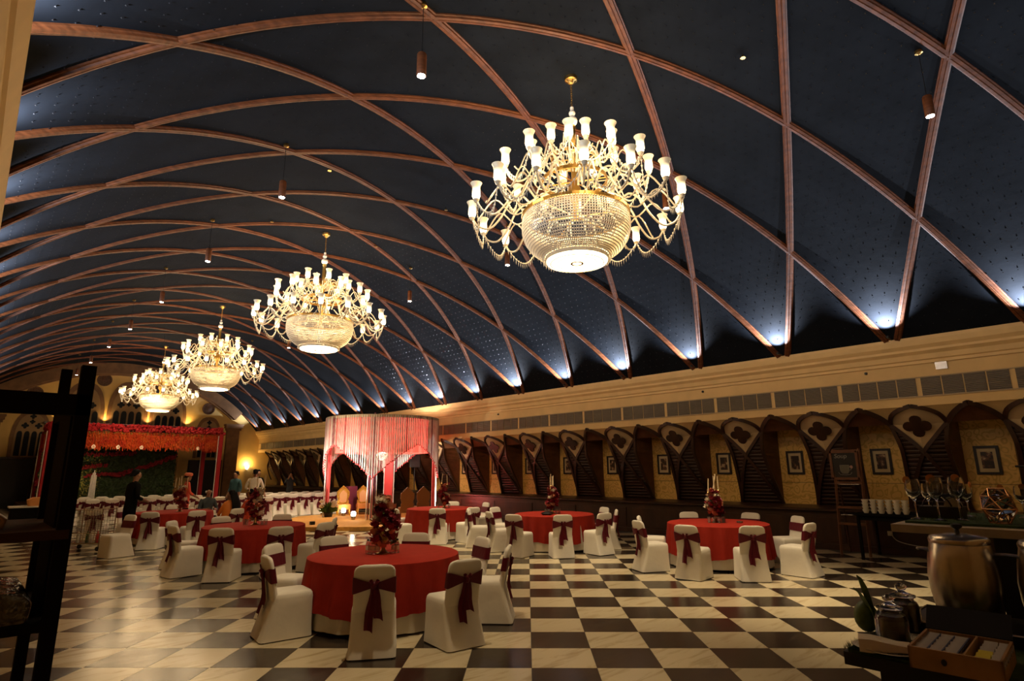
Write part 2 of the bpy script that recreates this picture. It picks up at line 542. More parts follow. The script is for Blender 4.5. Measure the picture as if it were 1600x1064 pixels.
# ---- right wall: beam with cornice and air grilles, arcade, wainscot
def extrude_y(mb, prof, y0, y1):
    """closed outline in x-z swept along the hall"""
    return mb.loft([[(x, y0, z) for x, z in prof], [(x, y1, z) for x, z in prof]])
wall_r = struct(MB().box((15.95, (YB + YE) / 2, 2.3), (0.3, YE - YB, 4.6)).build('wall_right', 'louvre_wood'))
beam = MB()
extrude_y(beam, [(XW, 3.01), (XW, 4.0), (15.9, 4.0), (15.9, 3.01)], YB, YE)
beam_o = struct(beam.build('wall_right_beam', 'cream_paint'))
cor = MB()
extrude_y(cor, [(XW + .02, 3.88), (XW - .05, 3.88), (XW - .05, 3.94), (XW - .09, 3.96), (XW - .12, 4.06), (XW - .20, 4.12), (XW - .20, 4.17), (XW - .27, 4.24), (XW - .30, 4.34),
                (XW - .30, 4.41), (15.9, 4.41), (15.9, 3.88)], YB, YE)
struct(cor.build('trim_cornice', 'cream_trim'))
for zz in (3.20, 3.60):
    struct(MB().box((XW - 0.012, (YB + YE) / 2, zz), (0.03, YE - YB, 0.022)).build('trim_grille_edge', 'vent_frame'))
vp = MB().box((0, 0, 0), (0.02, 0.338, 0.375)).mesh('vent_panel', 'vent_metal')
y = YB + 0.3
k = 0
while y < YE - 0.3:
    link('vent_panel', vp, beam_o, (XW - 0.006, y, 3.40))
    k += 1
    y += 0.363 if k % 4 else 0.43

YA0, AB = 2.2, 1.95
GX = 15.70                                 # plane of the gold panels
S0 = [(14.39, 0, 3.012), (14.50, .13, 2.955), (14.68, .31, 2.84), (14.85, .46, 2.68)]            # apex to shoulder: x, distance along the wall, z
R2 = [(14.85, .46, 2.68), (14.97, .545, 2.30), (15.10, .56, 2.05), (15.35, .52, 1.55), (15.55, .47, 1.15), (15.66, .43, .86)]
R1 = [(14.85, .46, 2.68), (14.92, .72, 2.40), (14.97, .975, 2.08), (15.20, 1.22, 1.60), (15.45, 1.40, 1.20), (15.66, 1.53, .86)]
def ribbon(mb, pts, w, t):
    """strip of timber following pts (world), width w in the wall plane, thickness t towards the room"""
    loops = []
    for i, p in enumerate(pts):
        tg = (pts[min(i + 1, len(pts) - 1)] - pts[max(i - 1, 0)]).normalized()
        nrm = Vector((-1, 0, 0)); sd = tg.cross(nrm)
        if sd.length < 0.05: sd = Vector((0, 1, 0))
        sd.normalize(); nrm = sd.cross(tg).normalized()
        if nrm.x > 0: nrm = -nrm
        loops.append([p + sd * w / 2 + nrm * t, p - sd * w / 2 + nrm * t, p - sd * w / 2 - nrm * t, p + sd * w / 2 - nrm * t])
    return mb.loft(loops)
def wpts(L, ya, s, n=4, dx=0.0):
    return [Vector((q.x + dx, ya + s * q.y, q.z)) for q in bez(L, n)]
def samp(L, u):
    f = u * (len(L) - 1); i = min(int(f), len(L) - 2); return L[i].lerp(L[i + 1], f - i)
def ruled(A, B, n=12):
    a_ = [samp(A, u / n) for u in range(n + 1)]; b_ = [samp(B, u / n) for u in range(n + 1)]
    return MB().add(a_ + b_, [(i, i + 1, n + 2 + i, n + 1 + i) for i in range(n)])
arcade = []
for k in range(-2, 20):
    ya = YA0 + AB * k
    if ya > YE - 0.9: break
    if ya < YB + 1.0: continue
    root = struct(ruled(wpts(S0, ya, 1), wpts(S0, ya, -1), 6).build('wall_right_arch', 'brown_wood'))
    arcade.append((ya, root))
    # gold back panel: upper and lower sheet with a joint
    MB().box((GX, ya, 2.22), (0.02, 0.86, 1.62)).build('gold_panel', 'gold_paper', root)
    MB().box((GX + .002, ya, 1.125), (0.02, 0.86, 0.55)).build('gold_panel', 'gold_paper', root)
    for s in (1, -1):
        ribbon(MB(), wpts(S0, ya, s, dx=-.02), 0.10, 0.03).build('arch_rib', 'dark_wood', root)
        ribbon(MB(), wpts(R2, ya, s, dx=-.02), 0.075, 0.03).build('arch_rib', 'dark_wood', root)
        ribbon(MB(), wpts(R1, ya, s, dx=-.02), 0.075, 0.03).build('crossing_rib', 'dark_wood', root)
        # jamb of the niche: from the arch back to the gold panel
        jl = wpts(S0, ya, s) + wpts(R2, ya, s)
        ruled(jl, [Vector((GX, ya + s * .43, q.z)) for q in jl], 20).build('niche_jamb', 'brown_wood', root)
        ruled(wpts(R2, ya, s, dx=.01), [samp(wpts(R1, ya, s, dx=.01), .4 * u / 10) for u in range(11)] + [samp([Vector((14.98, ya + s * .975, 2.08)), Vector((15.22, ya + s * (AB - 1.22), 1.60)), Vector((15.47, ya + s * (AB - 1.40), 1.20)), Vector((15.67, ya + s * (AB - 1.53), .86))], u / 15) for u in range(16)], 14).build('louvre_panel', 'louvre_wood', root)
for k in range(-3, 20):
    yb = YA0 + AB * (k + 0.5)
    if yb > YE - 1.2: break
    if yb < YB + 1.2: continue
    ap = Vector((XW - .005, yb, 3.02)); o_ = AB / 2 - .46
    sl = Vector((14.85, yb + o_, 2.68)); sr_ = Vector((14.85, yb - o_, 2.68)); tip = Vector((14.965, yb, 2.08))
    def side(s):
        return [ap, Vector((XW + .08, yb + s * o_ * .45, 2.955)), Vector((XW + .24, yb + s * o_ * .82, 2.85)), Vector((14.85, yb + s * o_, 2.68))]
    edge_l, edge_r = bez(side(1), 3), bez(side(-1), 3)
    pl = list(edge_l) + [Vector((14.91, yb + o_ * .5, 2.40)), tip, Vector((14.91, yb - o_ * .5, 2.40))] + list(reversed(edge_r[1:]))
    cen = Vector((XW + 0.36, yb, 2.64))
    sh = MB().add([cen] + pl, [(0, i + 1, (i + 1) % len(pl) + 1) for i in range(len(pl))]).build('wall_right_shield', 'shield_paint')
    struct(sh)
    for e_ in (edge_l, edge_r):
        ribbon(MB(), [p + Vector((-.01, 0, 0)) for p in e_], 0.085, 0.025).build('shield_moulding', 'dark_wood', sh)
    # louvred foot between the two crossing ribs
    ya1, ya2 = yb + AB / 2, yb - AB / 2
    lo1 = [q for q in wpts(R1, ya1, -1, dx=.015) if q.z <= 2.09]; lo2 = [q for q in wpts(R1, ya2, 1, dx=.015) if q.z <= 2.09]
    ruled(lo1, lo2, 8).build('louvre_panel', 'louvre_wood', sh)
    # quatrefoil: four dark lobes lying on the sloping shield
    eu = Vector((0, 1, 0)); ev = (Vector((XW + .10, yb, 2.95)) - Vector((14.92, yb, 2.3))).normalized(); en = eu.cross(ev).normalized()
    if en.x > 0: en = -en
    m4 = MB(); c4 = cen + en * 0.03
    lob = []
    for q in range(4):
        a0 = q * pi / 2
        for u in range(9):
            a = a0 - rad(112) + rad(224) * u / 8
            lob.append((0.150 * cos(a0) + 0.112 * cos(a), 0.150 * sin(a0) + 0.112 * sin(a)))
    m4.prism(lob, lambda u, v, w: c4 + eu * u + ev * v + en * w, 0.03)
    m4.build('quatrefoil', 'dark_wood', sh)
    # cream cove between the arch rib and the shield
    for s in (1, -1):
        aa = wpts(S0, yb + s * AB / 2, -s, dx=.03)
        bb = [p + Vector((.03, 0, 0)) for p in (edge_l if s > 0 else edge_r)]
        ruled(aa, bb, 8).build('cove_panel', 'cream_paint', sh)
# wainscot
wd = MB()
extrude_y(wd, [(XW - .06, 0.80), (XW - .10, 0.82), (XW - .10, 0.86), (XW - .04, 0.875), (15.9, 0.875), (15.9, 0.80)], YB, YE)
struct(wd.build('trim_dado', 'dark_wood'))
wains = struct(MB().box((XW + .04, (YB + YE) / 2, 0.4), (0.06, YE - YB, 0.8)).build('wainscot_right', 'dark_wood'))
wp = MB()
wp.box((0, 0, 0.42), (0.03, 1.72, 0.5)); wpm = wp.mesh('wainscot_panel', 'dark_wood')
y = YB + 1
while y < YE - 1:
    link('wainscot_panel', wpm, wains, (XW + .005, y, 0)); y += AB
struct(MB().box((XW - .005, (YB + YE) / 2, 0.06), (0.04, YE - YB, 0.12)).build('baseboard_right', 'dark_wood'))

# ---- left wall with its bulkhead and cornice (only its moulded edge shows, top left)
struct(MB().box((XL - .15, (YB + YE) / 2, 2.3), (0.3, YE - YB, 4.6)).build('wall_left', 'end_paint'))
lb = MB()
extrude_y(lb, [(XL, 3.0), (-.42, 3.0), (-.42, 4.05), (-.36, 4.1), (-.36, 4.3), (-.30, 4.34), (-.20, 4.5), (-.20, 4.62), (-.17, 4.64), (-.10, 4.80), (-.10, 5.02), (-.14, 5.05), (XL - .2, 5.05), (XL - .2, 3.0)], YB, YE)
struct(lb.build('trim_left_bulkhead', 'cream_trim'))
struct(MB().box((7.3, YB - .1, 4.2), (18, 0.2, 8.6)).build('wall_back', 'cream_paint'))

# ---- end wall
struct(MB().box((7.3, YE + .15, 4.2), (17.5, 0.3, 8.6)).build('wall_end', 'end_paint'))
EX = 6.65
def arch_band(mb, y, rin, rout, cx, cz, a0, a1, d, n=48):
    loops = []
    for i in range(n + 1):
        a = a0 + (a1 - a0) * i / n
        loops.append([(cx + r * sin(a), y_, cz + r * cos(a)) for r, y_ in ((rin, y), (rout, y), (rout, y - d), (rin, y - d))])
    return mb.loft(loops)
ab = MB()
arch_band(ab, YE, VR - .62, VR + .05, XC, ZA - VR, -rad(42), rad(42), 0.35)
arch_band(ab, YE, VR - .72, VR - .60, XC, ZA - VR, -rad(41), rad(41), 0.22)
struct(ab.build('trim_end_arch', 'end_brown', smooth=False))
def lancet(w, h, n=8):
    """pointed outline, base centre at the origin"""
    hs = w * 0.9; pts = [(-w / 2, 0), (w / 2, 0)]
    if h < hs: hs = h * .6
    for i in range(n + 1):
        u = i / n; pts.append((w / 2 * cos(u * pi / 2) ** 0.75 if u < 1 else 0.0, h - hs + hs * sin(u * pi / 2)))
    for i in range(n - 1, -1, -1):
        u = i / n; pts.append((-w / 2 * cos(u * pi / 2) ** 0.75, h - hs + hs * sin(u * pi / 2)))
    return pts
mat('pane_dark', (0.006, 0.008, 0.012), 0.5, spec=0.15)
mat('tracery_stone', (0.30, 0.19, 0.09), 0.7)
def tracery(n, cx, z0, w, h, nl, quat):
    T = lambda y0: (lambda u, v, ww: (cx + u, y0 - ww, z0 + v))
    root = struct(MB().prism(lancet(w, h), T(YE), 0.05).build('window_%d' % n, 'end_brown'))
    MB().prism(lancet(w * .80, h * .91), T(YE - .05), 0.03).build('tracery', 'tracery_stone', root)
    pw = w * .74 / nl
    for i in range(nl):
        u0 = (i - (nl - 1) / 2) * pw
        T2 = lambda u, v, ww, u0=u0: (cx + u + u0, YE - .08 - ww, z0 + .06 + v)
        MB().prism(lancet(pw * .76, h * .52, 5), T2, 0.012).build('pane', 'pane_dark', root)
    for (qx, qz, r) in quat:
        lob = []
        for q in range(4):
            a0 = q * pi / 2
            for u in range(6):
                a = a0 - rad(110) + rad(220) * u / 5
                lob.append((r * (.55 * cos(a0) + .42 * cos(a)), r * (.55 * sin(a0) + .42 * sin(a))))
        MB().prism(lob, lambda u, v, ww: (cx + qx * w + u, YE - .08 - ww, z0 + qz * h + v), 0.012).build('pane', 'pane_dark', root)
Q5 = [(0, .86, .15), (-.17, .66, .17), (.17, .66, .17), (0, .745, .13)]
QB = [(-.19, .63, .2), (.19, .63, .2), (0, .78, .22), (-.0, .64, .12)]
tracery(1, EX - 4.28, 2.62, 1.66, 2.5, 4, Q5)
tracery(2, EX - 2.14, 3.30, 2.0, 3.55, 4, QB)
tracery(3, EX, 3.30, 2.05, 3.75, 4, QB)
tracery(4, EX + 2.14, 3.30, 2.0, 3.45, 4, QB)
tracery(5, EX + 4.50, 2.62, 1.5, 2.6, 4, Q5)
mat('medallion', (0.13, 0.06, 0.03), 0.6, noise=0.5, nscale=14, bump=0.8, bscale=12)
for (mx, mz) in ((EX - 4.38, 6.03), (EX - 1.35, 7.06), (EX + 1.4, 7.06), (EX + 4.38, 5.74)):
    m = MB()
    seg = 24
    m.loft([[(mx + r * cos(2 * pi * j / seg), YE - d, mz + r * sin(2 * pi * j / seg)) for j in range(seg)] for r, d in ((.37, 0), (.37, .07), (.31, .07), (.29, .04), (.10, .05), (.05, .07))])
    tag(m.build('wall_medallion', 'medallion', smooth=True), {0: 'round carved medallion above the small end window behind the dark rack', 1: 'round carved medallion high on the end wall left of the farthest chandelier',
        2: 'round carved medallion hidden behind the farthest chandelier', 3: 'round carved medallion above the small pointed window right of the flower stage'}[[EX - 4.38, EX - 1.35, EX + 1.4, EX + 4.38].index(mx)], 'medallion')
for i, cx in enumerate((EX - 3.2, EX - 1.07, EX + 1.07, EX + 3.2)):
    m = MB()
    for (hw, z0, z1, d) in ((.62, 4.42, 4.52, .30), (.54, 4.30, 4.42, .22), (.46, 4.0, 4.30, .15)):
        m.box((cx, YE - d / 2, (z0 + z1) / 2), (2 * hw, d, z1 - z0))
    r = struct(m.build('trim_capital', 'dark_wood'))
    struct(MB().box((cx, YE - .06, 2.0), (0.6, .12, 4.0)).build('trim_pilaster', 'end_paint'))
    fx = thing('wall_uplight', ['small brass uplight on the capital left of the second pointed end window', 'small brass uplight on the capital between the two tall end windows by the rack',
                                'small brass uplight on the capital below the farthest chandelier', 'small brass uplight on the capital left of the small right end window'][i], 'uplight', (cx, YE - .19, 4.52))
    MB().lathe([(.05, 0), (.06, .05), (.045, .06)], 12).build('housing', 'brass', fx, smooth=True)
    lamp('uplight_lamp', 'SPOT', (0, .0, .09), P_END, (1.0, .62, .22), fx, .03, (0, .06, 1), 120, 1.0)
for i, cx in enumerate((EX + 5.95, EX - 5.95)):
    m = MB()
    m.box((cx, YE - .15, 2.2), (.75, .3, 4.4)); m.box((cx, YE - .2, 4.47), (.9, .4, .14)); m.box((cx, YE - .24, 4.62), (1.02, .48, .16)); m.box((cx, YE - .27, 4.75), (1.1, .54, .1))
    struct(m.build('trim_end_pillar', 'end_brown'))
struct(MB().box((EX - 4.3, YE - .12, 2.56), (2.6, .24, .1)).build('trim_end_ledge', 'dark_wood'))
struct(MB().box((EX - 4.9, YE - .1, 1.25), (1.8, .2, 2.5)).build('door_1', 'black_paint'))
struct(MB().box((EX - 3.4, YE - .09, 1.25), (1.1, .18, 2.5)).build('door_2', 'dark_wood'))
d3 = struct(MB().box((EX + 4.5, YE - .1, 1.25), (1.9, .2, 2.5)).build('door_3', 'black_paint'))

# ---- uplights standing on the right cornice between each pair of rib feet
ORDN = ['nearest', 'second nearest', 'third nearest', 'fourth nearest', 'fifth nearest', 'sixth nearest', 'seventh nearest', 'eighth nearest', 'ninth nearest', 'tenth nearest', 'eleventh nearest', 'twelfth nearest', 'thirteenth nearest', 'fourteenth nearest', 'fifteenth nearest', 'sixteenth nearest', 'seventeenth nearest', 'eighteenth nearest', 'nineteenth nearest', 'twentieth nearest', 'farthest']
def vault_uplight(y, right=True, power=P_VAULT, n=0):
    sg = 1 if right else 0
    base = Vector((XS - .02, y, ZS + .0)) if right else Vector((-.32, y, 5.05))
    a = thing('vault_uplight', 'small black uplight on the %s cornice at the %s pair of rib feet' % ('right' if right else 'left', ORDN[max(0, n)]), 'uplight', base, 0, 'vault uplights on the %s cornice' % ('right' if right else 'left'))
    if right: MB().tube([(0, 0, .0), (-.10, 0, .02), (-.28, 0, .02)], .010, 6).build('bracket', 'black_steel', a)
    MB().lathe([(.03, 0), (.04, .04), (.035, .05)], 10, (-sg * .28, 0, .0)).build('housing', 'black_steel', a, smooth=True)
    hot = Vector((-sg * .28, 0, .06))
    tgt = (vault(HALF * .88, y) if right else vault(-HALF * .62, y)) - base
    lamp('uplight_lamp', 'SPOT', hot, power, COOL, a, .02, hot + (tgt - hot), 124, 1.0).rotation_euler = (tgt - hot).to_track_quat('-Z', 'Y').to_euler()
for k, y in enumerate(feetY):
    if YB + .5 < y < YE - .5:
        f = [1.0, .8, 1.1, .9, 1.25, .8, 1.0][k % 7] * (1.0 if y < 20 else .6)
        vault_uplight(y, True, P_VAULT * f, k - 4)
        if y < 34: vault_uplight(y, False, P_VAULT * .6 * f, k - 4)

# ------------------------------------------------------------------ chandeliers
def sweep_arm(pts, r):
    return MB().tube(bez(pts, 5), r, 6)
def shade_mesh():
    mb = MB()
    prof = [(.018, 0), (.05, .012), (.062, .05), (.060, .12), (.058, .17), (.066, .21), (.085, .245), (.088, .25), (.080, .246), (.060, .212), (.052, .17), (.054, .06), (.02, .03)]
    return mb.lathe(prof, 14, cap0=True, cap1=True).mesh('glass_shade', 'shade_glass', True)
def swag_mesh(r, zt, n, sag):
    """bead garland with fringe between two neighbouring shades on a ring, ring centre at the origin"""
    mb = MB(); a = 2 * pi / n; pts = []
    N = 14
    for i in range(N + 1):
        u = i / N; ang = a * u
        rr = r * (1 - 0.06 * sin(pi * u)); z = zt - sag * (1 - (2 * u - 1) ** 2)
        p = Vector((rr * cos(ang), rr * sin(ang), z)); pts.append(p)
        if 0 < i < N:
            mb.add([p + Vector((.006, 0, 0)), p + Vector((-.006, 0, 0)), p + Vector((0, 0, -.10)), p + Vector((0, .008, -.04))], [(0, 1, 2), (0, 3, 2), (1, 2, 3)])
            mb.ball(p, .017, 5, 3)
    mb.tube(pts, .006, 4)
    return mb.mesh('bead_swag', 'crystal')
def make_chandelier():
    root = thing('chandelier', 'x', 'chandelier', (0, 0, 0), 0, 'crystal chandeliers along the hall')
    sm = shade_mesh()
    cup = [(.02, -.05), (.035, -.03), (.05, .0), (.03, .012)]
    tiers = [(16, 1.62, .06, [(.66, .22), (.84, .40), (1.02, .30), (1.16, .05), (1.34, -.14), (1.52, -.10), (1.62, .04)], .016, .30, 0.0),
             (12, 1.16, .70, [(.34, .62), (.50, .84), (.68, .78), (.80, .56), (.96, .46), (1.10, .52), (1.16, .68)], .014, .30, .13),
             (8, .68, 1.02, [(.12, .90), (.24, 1.14), (.38, 1.10), (.46, .90), (.58, .87), (.66, .92), (.68, 1.0)], .013, .26, .2)]
    for n, r, z, arm, ar, sag, off in tiers:
        mb = sweep_arm([(a, 0, b) for a, b in arm], ar)
        mb.lathe(cup, 10, (r, 0, z - .01))
        am = mb.mesh('arm', 'glass_arm', True)
        # a second, counter-curled arm below the first gives the looped look
        lm = MB().tube(bez([(arm[0][0], 0, arm[0][1]), ((arm[0][0] + r) * .42, 0, z - .02), ((arm[0][0] + r) * .55, 0, z + .22), ((arm[0][0] + r) * .66, 0, z - .10), (r * .93, 0, z - .08)], 5), ar * .8, 5).mesh('curl', 'glass_arm', True)
        sw = swag_mesh(r, z - .02, n, sag)
        for k in range(n):
            a = 2 * pi * k / n + off
            o = link('arm', am, root, rot=(0, 0, a))
            link('glass_shade', sm, o, (r, 0, z))
            link('curl', lm, root, rot=(0, 0, a + pi / n * .5))
            link('bead_swag', sw, root, rot=(0, 0, a))
    # bowl of bead strings
    prof = [(.82, 0), (.835, -.12), (.83, -.25), (.79, -.38), (.71, -.50), (.60, -.59), (.50, -.64)]
    mb = MB()
    seg = 132
    for j in range(seg):
        a = 2 * pi * j / seg
        mb.tube([(r * cos(a), r * sin(a), z) for r, z in prof], .0095, 3, caps=False)
    for i in range(20):
        u = i / 19 * (len(prof) - 1); q = min(int(u), len(prof) - 2); f = u - q
        r = prof[q][0] * (1 - f) + prof[q + 1][0] * f; z = prof[q][1] * (1 - f) + prof[q + 1][1] * f
        mb.tube([(r * cos(2 * pi * j / 60), r * sin(2 * pi * j / 60), z) for j in range(61)], .010, 4, caps=False)
    stuff(mb.build('bead_bowl', 'crystal', root))
    fr = MB()
    for j in range(64):
        a = 2 * pi * j / 64
        fr.tube([(.52 * cos(a), .52 * sin(a), -.63), (.52 * cos(a), .52 * sin(a), -.71)], .006, 3)
    stuff(fr.build('bead_fringe', 'crystal', root))
    MB().lathe([(.46, -.66), (.46, -.73), (.44, -.742), (.10, -.745), (.02, -.745)], 40).build('glow_disc', 'disc_glow', root, True)
    MB().lathe([(.47, -.64), (.49, -.66), (.49, -.70), (.47, -.71)], 40, cap0=False, cap1=False).build('disc_ring', 'crystal', root)
    for rr_, tt_ in ((.40, .012), (.30, .008), (.07, .03)):
        MB().lathe([(rr_, -.752), (rr_ + tt_, -.752), (rr_ + tt_, -.744), (rr_, -.744), (rr_, -.752)], 36, cap0=False, cap1=False).build('disc_bead_ring', 'brass', root)
    def ring(r, z, h, t=.02):
        MB().lathe([(r, z - h / 2), (r + t, z - h / 2), (r + t, z + h / 2), (r, z + h / 2), (r, z - h / 2)], 48, cap0=False, cap1=False).build('brass_ring', 'brass', root)
    ring(.825, .02, .05); ring(.50, .62, .06); ring(.34, 1.02, .05)
    for r, z in ((.82, .03), (.50, .62), (.34, 1.02)):
        sm2 = MB().tube([(.05, 0, z), (r, 0, z)], .012, 4).mesh('spoke', 'brass')
        for k in range(6): link('spoke', sm2, root, rot=(0, 0, 2 * pi * k / 6))
    MB().lathe([(.03, -.05), (.05, .0), (.04, .25), (.10, .4), (.10, .5), (.045, .6), (.045, .95), (.09, 1.0), (.09, 1.08), (.05, 1.15), (.045, 1.55), (.06, 1.58), (.04, 1.62)], 16).build('stem', 'brass', root, True)
    b = MB(); b.ball((0, 0, 1.70), .085, 14, 8); b.ball((0, 0, 1.84), .055, 12, 6); b.lathe([(.03, 1.6), (.03, 1.95)], 8)
    b.build('glass_finial', 'crystal', root, True)
    ch = MB()
    for i in range(12):
        z = 1.93 + i * .043
        pts = [(.016 * cos(t), 0, z + .028 * sin(t)) if i % 2 else (0, .016 * cos(t), z + .028 * sin(t)) for t in [2 * pi * q / 8 for q in range(9)]]
        ch.tube(pts, .005, 4)
    ch.build('chain', 'brass', root)
    MB().lathe([(.02, 2.38), (.05, 2.40), (.06, 2.43), (.10, 2.45), (.11, 2.50), (.02, 2.52)], 20).build('ceiling_canopy', 'brass', root, True)
    lamp('bowl_lamp', 'POINT', (0, 0, -.25), P_BOWL, WARM, root, .30)
    for k in range(5):
        a = 2 * pi * k / 5 + .3
        lamp('crown_lamp', 'POINT', (1.45 * cos(a), 1.45 * sin(a), .48), P_CHAND / 6, WARM, root, .28)
    lamp('crown_lamp', 'POINT', (0, .0, 1.50), P_CHAND / 6, WARM, root, .28)
    return root
chd = make_chandelier()
labs = ['largest crystal chandelier, nearest the camera, upper centre of the hall', 'second crystal chandelier from the front, above the bead canopy',
        'third crystal chandelier, second smallest, partly overlapping the farthest', 'farthest and smallest crystal chandelier in front of the end windows']
for i, (x, y, z) in enumerate(((6.44, 5.43, 5.60), (6.32, 14.15, 5.58), (6.42, 23.2, 5.50), (6.52, 32.3, 5.40))):
    o = chd if i == 0 else copy_tree(chd)
    o.location = (x, y, z); o.rotation_euler = (0, 0, .35 * i); o['label'] = labs[i]

# ------------------------------------------------------------------ pendant spotlights
def make_pendant():
    root = thing('pendant_spotlight', 'x', 'pendant light', (0, 0, 0), 0, 'pendant spotlights under the vault')
    MB().lathe([(.055, 0), (.062, .01), (.062, .30), (.05, .32), (.012, .335)], 16).build('housing', 'rib_wood', root, True)
    MB().lathe([(.05, -.004), (.05, .004)], 16).build('lens', 'lens_glow', root)
    MB().tube([(0, 0, .33), (0, 0, 1.03)], .005, 5).build('cord', 'black_steel', root)
    MB().lathe([(.01, 1.0), (.05, 1.02), (.05, 1.06)], 12).build('ceiling_rose', 'brass', root, True)
    lamp('spot_lamp', 'SPOT', (0, 0, -.03), P_PEND, (1.0, .77, .46), root, .05, (0, 0, -1), 62, .7)
    return root
pen = make_pendant()
L_ = [(3.49, 5.37), (3.50, 9.81), (3.50, 14.2), (3.52, 18.7), (3.52, 23.1), (3.5, 27.0), (3.5, 31.5), (3.5, 36.0)]
R_ = [(9.28, 1.26), (9.15, 5.45), (9.05, 9.85), (9.0, 14.1), (9.0, 18.6), (9.0, 23.0), (9.0, 27.4), (9.0, 31.8), (9.0, 36.2)]
names = {(3.49, 5.37): 'brightest pendant spotlight, top centre left of the big chandelier', (3.50, 9.81): 'second pendant spotlight of the left row, above the second chandelier',
         (3.50, 14.2): 'third pendant spotlight of the left row', (3.52, 18.7): 'fourth pendant spotlight of the left row', (3.52, 23.1): 'fifth pendant spotlight of the left row, small and far',
         (3.5, 27.0): 'sixth pendant spotlight of the left row, small and far', (3.5, 31.5): 'seventh pendant spotlight of the left row near the dark rack', (3.5, 36.0): 'last pendant spotlight of the left row by the end wall',
         (9.28, 1.26): 'pendant spotlight at the far upper right of the vault', (9.15, 5.45): 'pendant spotlight seen at the right rim of the big chandelier', (9.05, 9.85): 'pendant spotlight seen at the lower left of the big chandelier',
         (9.0, 14.1): 'pendant spotlight between the first two chandeliers', (9.0, 18.6): 'fifth pendant spotlight of the right row', (9.0, 23.0): 'sixth pendant spotlight of the right row', (9.0, 27.4): 'seventh pendant spotlight of the right row',
         (9.0, 31.8): 'eighth pendant spotlight of the right row', (9.0, 36.2): 'last pendant spotlight of the right row'}
for i, (x, y) in enumerate(L_ + R_):
    o = pen if i == 0 else copy_tree(pen)
    zt = ZA - VR + math.sqrt(VR ** 2 - (x - XC) ** 2)
    o.location = (x, y, zt - 1.07); o['label'] = names[(x, y)]
    for ch in [c for c in COL.objects if c.parent == o and c.type == 'LIGHT']:
        ch.data = ch.data.copy(); ch.data.energy = P_PEND * (.95 if i < 1 else .36 if i < len(L_) else 2.1)
# little sprinkler heads on the cloth
sp0 = MB().lathe([(.012, 0), (.012, -.04), (.04, -.045), (.04, -.055)], 10)
spm = sp0.mesh('ceiling_sprinkler', 'brass', True)
for i, (p, lb_) in enumerate((((7.88, 3.19, 7.99), 'tiny sprinkler head on the dark cloth right of the big chandelier canopy'), ((7.67, 13.84, 8.02), 'tiny sprinkler head right of the second chandelier canopy'),
                       ((7.71, 10.59, 8.01), 'tiny sprinkler head between the first two chandelier canopies'), ((4.71, 10.6, 7.95), 'tiny sprinkler head above the second chandelier, beside the pendant'),
                       ((4.81, 14.01, 7.97), 'tiny sprinkler head left of the second chandelier canopy'))):
    tag(link('ceiling_sprinkler', spm, None, p), lb_, 'sprinkler', 'ceiling sprinklers')

